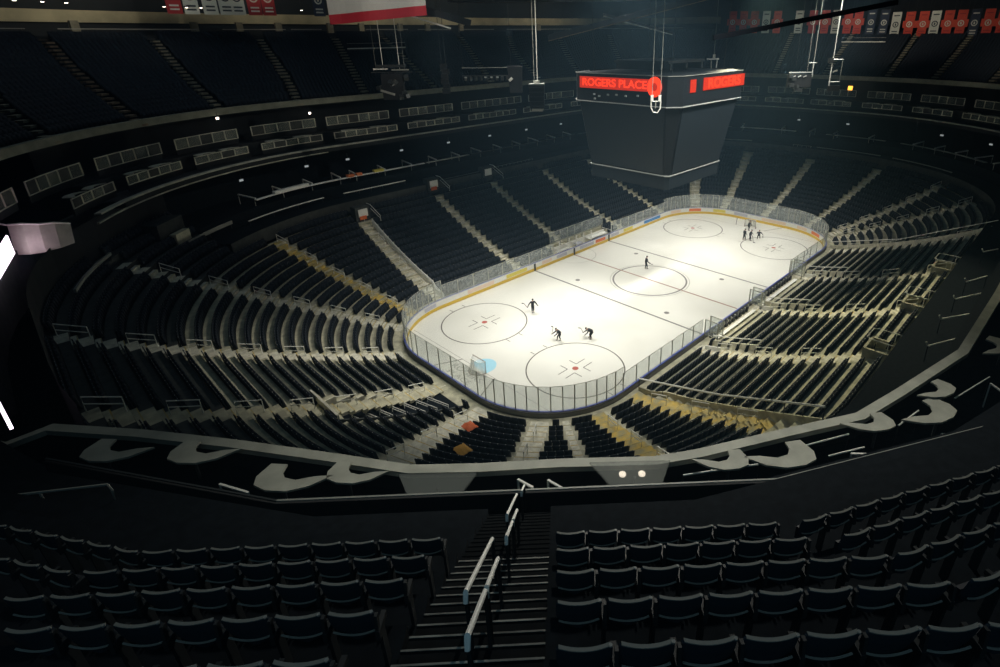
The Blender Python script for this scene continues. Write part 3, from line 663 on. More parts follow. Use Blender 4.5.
for k in range(len(G1)-1): suite_front(G1[k], G1[k+1], 23.1, 16.55, .75, f"lower row suite front with pale drink tables, {ordn(k)} from the left edge", True, k)

# ------------------------------------------------------------------ upper bowl of the far stands
zu = lambda D: 21.0+.47*(D-26.5)
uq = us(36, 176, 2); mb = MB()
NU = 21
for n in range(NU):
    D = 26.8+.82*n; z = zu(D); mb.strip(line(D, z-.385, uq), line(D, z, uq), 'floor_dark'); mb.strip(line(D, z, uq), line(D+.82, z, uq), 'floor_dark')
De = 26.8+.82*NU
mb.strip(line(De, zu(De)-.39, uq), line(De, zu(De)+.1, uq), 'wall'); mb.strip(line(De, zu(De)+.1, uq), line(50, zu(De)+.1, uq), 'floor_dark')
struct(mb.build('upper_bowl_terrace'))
UA = [((-49.9, 29.5), (-50.8, 33.1)), ((-42, 35.5), (-44.8, 50.9)), ((-33, 39.6), (-34, 54)), ((-23.1, 40.9), (-20.8, 56.2)), ((-13.1, 42.5), (-9.5, 56)), ((-2.1, 39.7), (-1, 56)), ((9.5, 41), (15, 56.6)), ((20.5, 41), (25.9, 54.2)), ((31.7, 41.9), (37.5, 51.5)), ((41.6, 37.9), (48.6, 46.9)), ((58, 12.5), (65.3, 14.3)), ((57.5, 3), (66, 3.5)), ((56.8, -7.6), (63.1, -7.7)), ((56.6, -15), (65.3, -16.1)), ((51.9, -23.2), (54.7, -23.7))]
UAI = [(Dof(*a), Uof(*a), Dof(*b), Uof(*b)) for a, b in UA]
def uua(A, D): return A[1]+(A[3]-A[1])*(D-A[0])/(A[2]-A[0])
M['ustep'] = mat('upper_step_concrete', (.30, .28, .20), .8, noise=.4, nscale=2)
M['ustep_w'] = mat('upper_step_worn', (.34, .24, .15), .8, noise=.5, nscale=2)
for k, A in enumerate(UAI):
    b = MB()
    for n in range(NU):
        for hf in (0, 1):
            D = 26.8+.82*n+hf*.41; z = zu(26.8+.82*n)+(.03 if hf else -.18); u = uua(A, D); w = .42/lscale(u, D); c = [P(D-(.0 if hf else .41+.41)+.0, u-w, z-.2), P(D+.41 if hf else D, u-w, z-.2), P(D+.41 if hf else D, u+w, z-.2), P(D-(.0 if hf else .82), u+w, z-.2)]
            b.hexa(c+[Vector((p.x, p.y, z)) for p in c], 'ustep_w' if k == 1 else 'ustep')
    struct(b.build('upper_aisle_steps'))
US = []
uends = sorted([(uua(A, 35), A) for A in UAI], key=lambda t: t[0])
for n in range(NU):
    D = 26.8+.82*n+.5; bounds = [36.5]+[uua(A, D) for _, A in uends]+[175.5]
    for a, b_ in zip(bounds[:-1], bounds[1:]):
        q = np.linspace(a, b_, 30); pp = [P(D, t) for t in q]; cum = np.concatenate([[0], np.cumsum([(p1-p0).length for p0, p1 in zip(pp[:-1], pp[1:])])]); L = cum[-1]-1.4
        cnt = int(L/.53)
        for j in range(max(cnt, 0)):
            t = float(np.interp(.7+(L-cnt*.53)/2+(j+.5)*.53, cum, q)); p = P(D, t); US.append((p.x, p.y, zu(26.8+.82*n)+.01, ang(t)))
T2 = template(False)
field('far_upper_seats', T2.v, T2.f, T2.m, ['seat'], US, 'black empty seats filling the distant upper bowl', 'stadium seats')
# rail along the top row, wall, beige band, ceiling
for k, (a, b_) in enumerate([(164, 156.5), (155.5, 150.6), (149.6, 143.0), (142.2, 137.5), (130, 122), (120, 113), (111, 104), (103, 97), (96, 90)]):
    ring_bar('top_rail', De+.1, zu(De)+.85, b_, a, .07, .09, 'railgrey', f"thin grey rail behind the last upper row, {ordn(k)} from the left", 'railing', 'rails behind the last upper row', posts=2.5)
mb = MB(); qa = us(30, 180, 2)
mb.strip(line(50, zu(De), qa), line(50, 44, qa), 'wall'); struct(mb.build('wall_back'))
mb = MB(); qa = us(87.4, 166, 2); mb.prof([line(49.6, 30.9, qa), line(49.6, 32.3, qa), line(50, 32.3, qa), line(50, 30.9, qa)], 'beige'); struct(mb.build('trim_1'))
for k, u in enumerate((154.4, 150.3, 142.7, 148.3, 134.5, 129, 121.5, 115.7, 108, 100, 92)):
    b = MB(); p = P(47.5, u, (29.6+31)/2); b.box(tuple(p), (.5, .9, 1.5), 'ustep', ang(u)); tag(b.build('wall_pillar'), f"short pale pillar below the beige band, {ordn(k)} from the left", 'pillar', 'pillars under the beige band')
mb = MB(); qa = outline(52, 44, 100); mb.add(qa, [tuple(range(100))], 'wall'); struct(mb.build('ceiling'))
mb = MB(); a_ = [P(52, u, 44) for u in us(0, PER-1e-3, 3)]; b_ = [P(52, u, -1) for u in us(0, PER-1e-3, 3)]; mb.strip(a_, b_, 'wall', closed=True); struct(mb.build('wall_outer'))
# white press ledges among the top rows
for k, (a, b_, z, lb) in enumerate([(126.7, 136.7, 27.2, 'pale framed panel hanging over the upper seats at top left'), (71.0, 78.8, 26.9, 'pale framed panel hanging over the upper seats at top right')]):
    t = thing('press_panel', lb, 'panel', P(38, (a+b_)/2, z)); iv = -Vector(t.location); q = us(a, b_, 1.2)
    b = MB(); b.prof([[p+iv for p in line(38, z-.9, q)], [p+iv for p in line(38, z-.1, q)], [p+iv for p in line(38.1, z-.1, q)], [p+iv for p in line(38.1, z-.9, q)]], 'conc_dark'); b.build('panel', t)
    b = MB(); b.prof([[p+iv for p in line(37.9, z-.1, q)], [p+iv for p in line(37.9, z+.08, q)], [p+iv for p in line(38.1, z+.08, q)], [p+iv for p in line(38.1, z-.1, q)]], 'rail')
    for u in q: b.bar(P(38, u, z-3.4)+iv, P(38, u, z-.9)+iv, .06, .06, 'darkmetal')
    b.prof([[p+iv for p in line(37.95, z+.7, q)], [p+iv for p in line(37.95, z+.76, q)], [p+iv for p in line(38.0, z+.76, q)], [p+iv for p in line(38.0, z+.7, q)]], 'railgrey')
    b.build('rail', t)
# ceiling lamps along the top left
for k, u in enumerate((157.9, 157.0, 156.2, 152.6, 151.7, 151.1, 142.7, 130.2, 127.9)):
    t = thing('ceiling_lamp', f"small round glowing ceiling lamp above the beige band, {ordn(k)} from the left", 'lamp', P(38, u, 32.45), 0, 'lamps over the upper left seats')
    b = MB(); n = 10; b.tube([(0, 0, -.03), (0, 0, .02)], .15, 'lamp', 12); b.build('bulb', t)
    b = MB(); b.tube([(0, 0, .02), (0, 0, .18)], .3, 'darkmetal', 12); b.tube([(0, 0, .18), (0, 0, 11)], .02, 'darkmetal', 4); b.build('housing', t)
b = MB(); p = P(25.6, 71.9, 19.4); b.box((p.x, p.y, p.z), (.25, .7, .7), 'amber', ang(71.9)); b.box((p.x, p.y, p.z+.6), (.1, .1, .6), 'darkmetal', ang(71.9)); tag(b.build('amber_lamp'), 'glowing amber lamp above the suite fronts right of the scoreboard', 'lamp')
for u, D, z, lb in ((154.4, 25.8, 20.3, 'small white lamp under the upper ledge at left'), (148.9, 25.8, 19.6, 'small white lamp hanging over the suites left of centre')):
    b = MB(); p = P(D, u, z); b.tube([p, p+Vector((0, 0, .22))], .14, 'lamp', 8); b.tube([p+Vector((0, 0, .2)), p+Vector((0, 0, .8))], .03, 'darkmetal', 5); tag(b.build('hanging_lamp'), lb, 'lamp')

# ------------------------------------------------------------------ banners with a round crest
def banner(u, D, ztop, w, h, body, shape, label, emb='cream', drop='ink'):
    p = P(D, u, ztop); t = thing('hanging_banner', label, 'banner', p, ang(u)+math.pi, 'banners hung over the upper seats')
    # local x faces the rink, y sideways, z down from top
    b = MB()
    if shape == 'cross':
        pts = [(-w/2, 0), (w/2, 0), (w/2, -h*.36), (w*.72, -h*.36), (w*.72, -h*.64), (w/2*.96, -h*.64), (w/2*.96, -h), (-w/2*.96, -h), (-w/2*.96, -h*.64), (-w*.72, -h*.64), (-w*.72, -h*.36), (-w/2, -h*.36)]
        f = [(0, 1, 2, 11), (11, 2, 5, 8), (10, 11, 8, 9), (2, 3, 4, 5), (8, 5, 6, 7)]
    else:
        pts = [(-w/2, 0), (w/2, 0), (w/2, -h), (-w/2, -h)]; f = [(0, 1, 2, 3)]
    n = len(pts); vs = [(.03, y, z) for y, z in pts]+[(-.03, y, z) for y, z in pts]
    b.add(vs, f+[tuple(n+i for i in q) for q in f]+[(i, (i+1) % n, n+(i+1) % n, n+i) for i in range(n)], body); b.build('cloth', t)
    zc = -h*.5
    b = MB()
    a = [2*math.pi*i/20 for i in range(20)]
    rad = w*.33
    b.prof([[(.04, rad*math.cos(x), zc+rad*math.sin(x)) for x in a], [(.07, rad*math.cos(x), zc+rad*math.sin(x)) for x in a], [(.07, rad*.68*math.cos(x), zc+rad*.68*math.sin(x)) for x in a], [(.04, rad*.68*math.cos(x), zc+rad*.68*math.sin(x)) for x in a]], emb, closed=True)
    dr = [(0, .45), (.22, .0), (.16, -.3), (-.16, -.3), (-.22, 0)]; b.add([(.06, rad*y*1.3, zc+rad*z*1.3) for y, z in dr], [(0, 1, 2, 3, 4)], emb); b.build('crest', t)
    for z0 in (-.14, -.78, -.88):
        b = MB(); b.box((.05, 0, z0*h), (.03, w*.62, h*.045), drop); b.build('lettering_line', t)
    b = MB(); b.tube([(0, -w*.5, .06), (0, w*.5, .06)], .05, 'darkmetal', 6)
    for s in (-1, 1): b.tube([(0, s*w*.45, .06), (0, s*w*.45, 44-ztop)], .015, 'darkmetal', 4)
    b.build('hanging_rod', t)
RB = [(86.6, 'r'), (85.85, 'r'), (85.1, 'r'), (84.3, 'w'), (83.55, 'r'), (82.1, 'w'), (81.2, 'd'), (80.4, 'r'), (79.7, 'w'), (78.95, 'o'), (77.4, 'o'), (75.0, 'n'), (72.7, 'n'), (70.6, 'w'), (69.35, 'r'), (68.6, 'r'), (67.95, 'w'), (67.25, 'r'), (66.55, 'r'), (65.85, 'n'), (65.15, 'r'), (64.45, 'r')]
for k, (u, c) in enumerate(RB):
    zt = 33.1-(86.6-u)*.05 if u > 72 else 32.0
    body = {'r': 'red', 'd': 'redd', 'o': 'red', 'w': 'cream', 'n': 'navy'}[c]; nm = {'r': 'red', 'd': 'dark red', 'o': 'bright red', 'w': 'white', 'n': 'navy'}[c]
    banner(u, 41, zt, 1.55, 4.3, body, 'flat' if c in 'wn' else 'cross', f"{nm} banner with round crest at top right, {ordn(k)} in the row from the scoreboard", 'ink' if c == 'w' else 'cream', 'ink' if c == 'w' else ('cream' if c == 'n' else 'redd'))
for k, (u, c) in enumerate([(152.2, 'd'), (151.5, 'w'), (150.7, 'w'), (150.0, 'w'), (149.5, 'w'), (148.75, 'd'), (147.1, 'd'), (140.1, 'n')]):
    nm = {'d': 'dark red', 'w': 'white', 'n': 'navy'}[c]
    banner(u, 38, 36.0, 1.75 if u > 148.5 else 1.7, 4.3, {'d': 'redd', 'w': 'cream', 'n': 'navy'}[c], 'flat', f"{nm} banner cut off by the top edge of the photo, {ordn(k)} from the left", 'ink' if c == 'w' else 'cream', 'ink' if c == 'w' else 'cream')

# ------------------------------------------------------------------ centre-hung scoreboard
t = thing('scoreboard', 'huge dark centre-hung scoreboard with a red lit ring hanging above the ice', 'scoreboard', (0, 0, 0))
def octo(a, ch, z): return [Vector(p) for p in ((-a+ch, -a, z), (a-ch, -a, z), (a, -a+ch, z), (a, a-ch, z), (a-ch, a, z), (-a+ch, a, z), (-a, a-ch, z), (-a, -a+ch, z))]
b = MB(); b.prof([octo(6.9, 1.1, 22.1), octo(6.9, 1.1, 24.9), octo(5.9, 1.1, 25.1), octo(5.9, 1.1, 22.0)], 'board_dark', closed=True); b.add(octo(6.0, 1.1, 25.0), [tuple(range(8))], 'board_dark'); b.build('ring_housing', t)
b = MB(); top = octo(6.65, 1.0, 22.1); bot = octo(5.35, .35, 15.0)
b.add(top+bot, [(i, (i+1) % 8, 8+(i+1) % 8, 8+i) for i in range(8)]+[tuple(range(8)), tuple(range(15, 7, -1))], 'board_dark'); b.build('body', t)
for k, (i, j) in enumerate(((0, 1), (2, 3), (4, 5), (6, 7))):
    n = [(0, -1), (1, 0), (0, 1), (-1, 0)][k]; off = Vector((n[0], n[1], .18))*.05
    A0, A1, B0, B1 = top[i], top[j], bot[i], bot[j]; l = lambda p, q, f: p.lerp(q, f)
    a, c, e, g = [l(l(A0, A1, x), l(B0, B1, x), y)+off for x, y in ((.02, .03), (.98, .03), (.98, .975), (.02, .975))]
    b = MB(); b.hexa([a, c, e, g, a+off, c+off, e+off, g+off], 'screen'); b.build('screen_panel', t)
b = MB(); m1 = octo(5.35, .35, 14.95); m2 = octo(5.35, .35, 13.55); b.add(m1+m2, [(i, (i+1) % 8, 8+(i+1) % 8, 8+i) for i in range(8)]+[tuple(range(8)), tuple(range(15, 7, -1))], 'screen'); b.build('lower_skirt', t)
def frame_line(a, ch, z, w, m='trimline'):
    b = MB(); o = octo(a, ch, z)
    for i in range(8): b.bar(o[i], o[(i+1) % 8], w, w, m)
    return b
frame_line(6.95, 1.1, 22.1, .09).build('trim', t); frame_line(5.42, .35, 15.0, .10).build('trim', t); frame_line(6.95, 1.1, 24.95, .06, 'railgrey').build('trim', t)
def led_bar(y0, y1, z0, z1, face, ringy, word, size, ty):
    rot = Matrix.Rotation(0 if face == 'L' else R(90), 4, 'Z')
    f = lambda x, y, z: (rot @ Vector((x, -y if face == 'R' else y, z)))
    b = MB(); xs = -6.93
    b.hexa([f(xs, y0, z0), f(xs, y1, z0), f(xs-.05, y1, z0), f(xs-.05, y0, z0), f(xs, y0, z1), f(xs, y1, z1), f(xs-.05, y1, z1), f(xs-.05, y0, z1)], 'led_dim'); b.build('led_strip', t)
    if ringy is not None:
        b = MB(); zc = (z0+z1)/2-.1; a = [2*math.pi*i/20 for i in range(20)]
        b.prof([[f(xs-.06, ringy+.85*math.cos(x), zc+.95*math.sin(x)) for x in a], [f(xs-.1, ringy+.85*math.cos(x), zc+.95*math.sin(x)) for x in a], [f(xs-.1, ringy+.35*math.cos(x), zc+.4*math.sin(x)) for x in a], [f(xs-.06, ringy+.35*math.cos(x), zc+.4*math.sin(x)) for x in a]], 'led', closed=True); b.build('led_emblem', t)
led_bar(5.35, -4.9, 23.45, 24.6, 'L', -4.4, '', 1, 0)
led_bar(-4.7, -3.7, 23.35, 24.55, 'R', None, '', 1, 0); led_bar(-2.3, 6.2, 23.4, 24.6, 'R', None, '', 1, 0)
text_obj('led_lettering', 'ROGERS PLACE', 1.1, 'led', Matrix.Translation((-7.0, .75, 24.02)) @ Matrix.Rotation(R(-90), 4, 'Z') @ Matrix.Rotation(R(90), 4, 'X'), t, .01, (1.12, .95), .02)
text_obj('led_lettering', 'ROGERS', 1.35, 'led', Matrix.Translation((1.9, -7.0, 23.97)) @ Matrix.Rotation(R(90), 4, 'X'), t, .01, (1.35, .95), .02)
b = MB()
for x in (-5, 5):
    for y in (-5, 5): b.tube([(x, y, 25), (x*1.1, y*1.1, 44)], .03, 'darkmetal', 4)
b.box((0, 0, 26), (7, 7, .25), 'darkmetal')
for x in (-3, 0, 3): b.box((x, 0, 25.6), (.2, 7, .8), 'darkmetal')
b.build('hanging_frame', t)
b = MB()
for y, z in ((3.3, 22.85), (2.6, 22.7), (1.4, 22.9), (3.2, 22.4), (.3, 22.95), (-.9, 22.9), (-2.4, 23.0)): b.box((-6.98, y, z), (.12, .22, .16), 'trimline')
b.build('ring_fittings', t)

# ------------------------------------------------------------------ things hung from the roof
MB.MIR = True
def cable(b, p, ztop=44, r=.025, m='railgrey', lean=(0, 0)): b.tube([p, Vector((p[0]+lean[0], p[1]+lean[1], ztop))], r, m, 4)
t = thing('lighting_rig', 'cluster of stage lights and speakers hanging on cables at upper left', 'lighting rig', (-19, 23, 25.4), R(43.4))
b = MB(); b.box((0, -1.2, 0), (.2, 1.6, .12), 'rail'); b.box((0, 1.0, -.1), (.2, 1.9, .14), 'railgrey'); b.box((0, 0, -.35), (.2, 4.6, .1), 'darkmetal'); b.box((0, 0, .3), (.3, 3.2, .3), 'darkmetal'); b.build('frame', t)
b = MB()
for i in range(14):
    y, z = random.uniform(-1.6, 1.6), random.uniform(-3.4, -.4); b.box((random.uniform(-.4, .4), y, z), (.5, .5, .45), 'darkmetal', random.random()*3, random.random())
b.box((0, 0, -1.9), (.6, 2.4, 2.8), 'black'); b.build('lamp_cluster', t)
b = MB(); b.box((-.4, .3, -1.6), (.1, .6, .14), 'rail', 0, .4); b.box((-.4, -.6, -2.5), (.12, 1.6, .22), 'railgrey', 0, -.3); b.build('yokes', t)
b = MB()
for y, m, r in ((-.9, 'rail', .035), (.95, 'rail', .035), (-1.7, 'railgrey', .015), (1.5, 'railgrey', .015)): cable(b, (0, y, 0), 18.5, r, m)
b.build('cables', t)
t = thing('hanging_speaker', 'tall dark speaker box with pale foot hanging on two bright cables', 'speaker', (-10.1, 8.8, 21.0), R(43.4))
b = MB(); b.hexa([(-.6, -.75, .35), (.6, -.75, .35), (.6, .75, .35), (-.6, .75, .35), (-.6, -.85, 2.8), (.6, -.85, 2.8), (.6, .85, 2.8), (-.6, .85, 2.8)], 'screen')
for i in range(5): b.box((-.65, 0, .6+i*.48), (.1, 1.6, .04), 'darkmetal')
b.build('speaker_array', t)
b = MB(); b.box((0, .0, .15), (.9, 1.2, .3), 'railgrey'); b.build('foot', t)
b = MB(); b.box((0, 0, 3.0), (.4, .6, .35), 'rail'); b.box((0, 0, 2.85), (.8, 1.6, .1), 'railgrey'); cable(b, (0, .1, 3), 23, .045, 'rail'); cable(b, (0, -.25, 3), 23, .03, 'railgrey'); b.build('cables', t)
t = thing('stage_light_bar', 'dark lighting truss with a row of small spotlights left of the speaker', 'light bar', (-10.2, 17.0, 25.3), R(43.4))
b = MB(); b.box((0, 0, 0), (.12, 5.8, .08), 'railgrey'); b.box((0, 0, -.9), (.3, 5.8, .12), 'darkmetal'); b.build('truss', t)
b = MB()
for i in range(9): b.box((0, -2.6+i*.62, -1.2), (.35, .3, .45), 'darkmetal', random.random()); 
for y in (-2.5, -.2, .5, 1.2): b.box((-.2, y, -1.05), (.1, .25, .16), 'trimline')
b.build('spotlights', t)
b = MB(); b.hexa([(-.4, 2.6, -2.8), (.4, 2.6, -2.8), (.4, 4.0, -2.8), (-.4, 4.0, -2.8), (-.4, 2.4, .2), (.4, 2.4, .2), (.4, 4.1, .1), (-.4, 4.1, .1)], 'black'); b.box((-.42, 2.75, -1.3), (.1, .5, .3), 'rail', 0, .7); b.build('end_speaker', t)
b = MB(); cable(b, (0, -2.8, 0), 19, .02, 'darkmetal'); cable(b, (0, 2.8, 0), 19, .02, 'darkmetal'); b.build('cables', t)
t = thing('hanging_speaker', 'narrow dark column of equipment left of the light bar', 'speaker', (-14.0, 20.0, 22.5), R(43.4))
b = MB()
for i in range(6): b.box((0, .1*math.sin(i*2), .3+i*.55), (.5, .85-.1*(i % 2), .5), 'black')
b.box((0, 0, 2.6), (.3, .9, .12), 'railgrey'); b.build('speaker_array', t)
b = MB(); cable(b, (0, .2, 3), 21, .03, 'darkmetal'); cable(b, (0, -.3, 3), 21, .03, 'darkmetal'); b.build('cables', t)
t = thing('lighting_rig', 'cluster of lamps on a pale bar right of the scoreboard', 'lighting rig', (12.1, -10.7, 24.6), R(43.4))
b = MB(); b.box((0, 0, -.1), (.12, 2.6, .12), 'trimline'); b.tube([(0, 1.3, .9), (0, 1.3, -.6)], .07, 'trimline', 6); b.tube([(0, 1.6, .9), (0, .8, .9)], .06, 'trimline', 6); b.build('frame', t)
b = MB()
for i in range(12): b.box((random.uniform(-.3, .3), random.uniform(-1.2, 1.1), random.uniform(-2.0, -.4)), (.45, .5, .35), 'darkmetal', random.random()*3)
b.box((0, -.1, -1.0), (.5, 2.6, 1.3), 'black')
for y in (-.8, -.2, .4): b.box((-.3, y, -.5), (.1, .35, .1), 'trimline', 0, .5)
b.build('lamp_cluster', t)
b = MB(); cable(b, (0, 1.3, .9), 19, .035, 'railgrey'); cable(b, (0, .7, -.1), 19, .02, 'railgrey'); cable(b, (0, -.6, .6), 19, .015, 'darkmetal'); b.build('cables', t)
t = thing('ladder_frame', 'ladder-like white frame hanging on a bright cable at upper right', 'rig frame', (12.9, -14.2, 23.2), R(43.4))
b = MB(); b.tube([(0, .55, .4), (0, .55, 2.8)], .04, 'railgrey', 5); b.tube([(0, -.55, 0), (0, -.55, 3.0)], .06, 'rail', 5)
for z in (.4, 2.7): b.tube([(0, .6, z), (0, -.65, z)], .05, 'rail', 5)
b.box((0, -.1, 1.5), (.1, .5, .16), 'railgrey', 0, .3); b.box((0, -.75, 2.6), (.3, .5, .5), 'darkmetal'); b.box((0, .0, -.3), (.4, 1.2, .6), 'black'); b.build('frame', t)
b = MB(); cable(b, (0, -.5, 2.9), 20.5, .045, 'rail'); b.build('cable', t)
t = thing('chain_hoist', 'small pale chain hoist on a cable above the scoreboard', 'hoist', (5.9, -3.1, 26.0), R(43.4))
b = MB(); b.box((0, 0, 0), (.5, 1.3, .14), 'trimline'); b.tube([(0, .5, 0), (0, .45, -1.0), (0, .1, -1.2)], .08, 'trimline', 6); b.tube([(0, -.2, 0), (0, -.1, -1.1)], .05, 'railgrey', 6); b.box((0, .1, .3), (.25, .25, .4), 'railgrey'); b.build('hoist_body', t)
b = MB(); cable(b, (0, .1, .4), 17.5, .025, 'railgrey'); b.build('cable', t)
t = thing('cable_loop', 'bright steel hook block dangling in front of the scoreboard', 'hook block', (-10.0, -6.7, 23.3), R(43.4))
b = MB()
for y in (-.35, .35): b.box((0, y, 0), (.12, .24, .5), 'rail')
b.tube([(0, -.42, -.1), (0, -.42, -.8), (0, -.2, -1.25), (0, .2, -1.3), (0, .42, -.95), (0, .45, -.2)], .055, 'rail', 6); b.tube([(0, 0, -.2), (0, 0, -.9)], .05, 'railgrey', 6); b.tube([(0, -.4, -.3), (0, .4, -.3)], .05, 'rail', 6); b.build('hook', t)
b = MB(); cable(b, (0, -.35, .2), 20, .03, 'railgrey'); cable(b, (0, .4, .2), 20, .03, 'railgrey'); b.build('cables', t)
# big flag, dark drape and roof beams
t = thing('hanging_flag', 'bottom edge of a huge red and white flag hanging at the top left', 'flag', (-22, 19, 31.5), R(43.4))
b = MB(); n = 18; ys = np.linspace(4.9, -4.9, n)
sag = [(-.95+.38*(y/4.9)) for y in ys]
wav = [.15*math.sin(y*1.3) for y in ys]
b.prof([[(w, y, s-.25) for y, s, w in zip(ys, sag, wav)], [(w, y, s+.65) for y, s, w in zip(ys, sag, wav)], [(w+.05, y, s+.65) for y, s, w in zip(ys, sag, wav)], [(w+.05, y, s-.25) for y, s, w in zip(ys, sag, wav)]], 'flagred'); b.build('red_stripe', t)
b = MB(); b.prof([[(w, y, s+.65) for y, s, w in zip(ys, sag, wav)], [(w, y, s+4.4) for y, s, w in zip(ys, sag, wav)], [(w+.05, y, s+4.4) for y, s, w in zip(ys, sag, wav)], [(w+.05, y, s+.65) for y, s, w in zip(ys, sag, wav)]], 'flagwhite'); b.build('white_field', t)
b = MB(); b.tube([(0, -4.9, 4.5), (0, 4.9, 4.5)], .08, 'darkmetal', 6); cable(b, (0, -4.5, 4.5), 12.5, .03, 'darkmetal'); cable(b, (0, 4.5, 4.5), 12.5, .03, 'darkmetal'); b.build('hanging_rod', t)
t = thing('roof_drape', 'dark bundled drape and ductwork under the roof at top centre', 'drape', (0, 18, 32.2), R(43.4))
b = MB(); b.box((0, .5, 1.7), (3, 24, 2.6), 'black'); b.build('duct', t)
b = MB()
for i in range(46):
    y = random.uniform(1.5, 12); z = random.uniform(.9, 2.3); b.bar((-1.6, y, z), (-1.75, y+random.uniform(-.6, .6), z-random.uniform(.4, 1.1)), .05, .05, 'screen' if i % 3 else 'darkmetal')
b.build('fringe', t)
MB.MIR = False
def beam(a, c, w, h, m, lb, m2=None):
    t = thing('roof_beam', lb, 'roof beam', a, 0, 'roof beams crossing the top of the photo'); iv = -Vector(a)
    b = MB(); b.bar(Vector(a)+iv, Vector(c)+iv, w, h, m); b.build('girder', t)
    if m2: b = MB(); b.bar(Vector(a)+iv-Vector((0, 0, h/2+.05)), Vector(c)+iv-Vector((0, 0, h/2+.05)), w*.6, .12, m2); b.build('flange', t)
beam((-14.4, 17.5, 29.5), (-22, 26, 33.0), .25, .16, 'rail', 'slim white diagonal brace beside the flag')
beam((-12.4, 16.5, 30.0), (-19.0, 22.0, 32.4), .5, .7, 'black', 'dark diagonal girder beside the flag', None)
beam((3.9, 21.0, 28.4), (20.5, 6.5, 33.4), .5, .7, 'black', 'long dark diagonal girder above the scoreboard with a rusty edge', 'ustep_w')
beam((9.0, 15.5, 31.2), (21.0, 12.5, 28.8), .3, .3, 'black', 'dark diagonal girder crossing above the scoreboard at right', 'trimline')
beam((-9.6, -11.8, 28.3), (1.5, -22.0, 30.8), .3, .38, 'soot', 'dark diagonal girder crossing in front of the red banners')

# ------------------------------------------------------------------ near suite ledge with drink tables
NL = [(-57.5, -8), (-55.4, -12.14), (-54.12, -12.1), (-52.01, -14.89), (-50.05, -17.79), (-48.05, -20.98), (-46.58, -23.39), (-45.04, -24.98), (-43.18, -26.71), (-41.05, -28.88), (-39.78, -29.76), (-36.79, -31.48), (-34.32, -32.96), (-31.82, -33.6), (-26.84, -34.75), (-18.96, -34.95), (0, -35.0), (22, -35.0)]
def offs(pts, d):   # offset polyline to its right-hand side (outwards from the rink)
    out = []; n = len(pts)
    for i in range(n):
        a = Vector(pts[max(i-1, 0)]); c = Vector(pts[min(i+1, n-1)]); t = (c-a).normalized(); nn = Vector((t.y, -t.x)); out.append(Vector(pts[i])+nn*d)
    return out
NLv = [Vector(p) for p in NL]
z3 = lambda ps, z: [Vector((p.x, p.y, z)) for p in ps]
o0, o1 = offs(NLv, -.19), offs(NLv, .19)
mb = MB(); mb.prof([z3(o0, 15.75), z3(o0, 15.95), z3(o1, 15.95), z3(o1, 15.75)], 'conc_ledge'); 
tag(mb.build('suite_ledge'), 'broad grey ledge top curving across the photo below the near seats', 'ledge')
mb = MB(); ii = offs(NLv, -.2); oo = offs(NLv, -.05); mb.prof([z3(ii, 14.6), z3(ii, 15.75), z3(oo, 15.75), z3(oo, 14.6)], 'wall'); ff = offs(NLv, 6); mb.prof([z3(ii, 14.4), z3(ii, 14.9), z3(ff, 14.9), z3(ff, 14.4)], 'floor_dark'); struct(mb.build('near_suite_floor'))
M['table_glass'] = glassmat('table_glass', .3, (.30, .32, .29), .06)
def table_at(x, y, flip, scale, z, label, shape='crescent', hi=False):
    # local: +y outwards (away from the rink), x along the ledge
    best = min(range(len(NLv)-1), key=lambda i: ((NLv[i]+NLv[i+1])/2-Vector((x, y))).length); tt = (NLv[best+1]-NLv[best]).normalized(); rz = math.atan2(tt.y, tt.x)
    t = thing('drink_table', label, 'table', (x, y, z), rz, 'drink tables behind the near ledge')
    if shape == 'crescent': pts = [(-1.25, -.45), (-.75, .12), (-.2, .42), (.45, .5), (.95, .38), (1.12, .05), (1.05, -.55), (.5, -.62), (.42, -.28), (.2, -.08), (-.2, -.05), (-.7, -.3)]
    else: pts = [(-1.35, -.5), (-.75, .55), (.95, .55), (1.4, -.5)]
    pts = [(px*scale*.92*flip, -py*scale*.92) for px, py in pts]
    # orientation: outward is to the right of the polyline direction = local -y
    b = MB(); vs = [Vector((px, py, 0)) for px, py in pts]
    b.poly(vs, .07, 'conc_ledge' if shape == 'crescent' else 'table_glass'); b.build('table_top', t)
    b = MB(); b.tube([(.1*flip, -.15, -.07), (.1*flip, -.15, -1.0+(.1 if z > 16 else 0))], .05, 'darkmetal', 6); b.build('leg', t)
    if hi:
        b = MB()
        for px in (-.25, .35): b.tube([(px, .05, -.16), (px, .05, -.10)], .11, 'lamp_soft', 10)
        b.build('under_lamp', t)
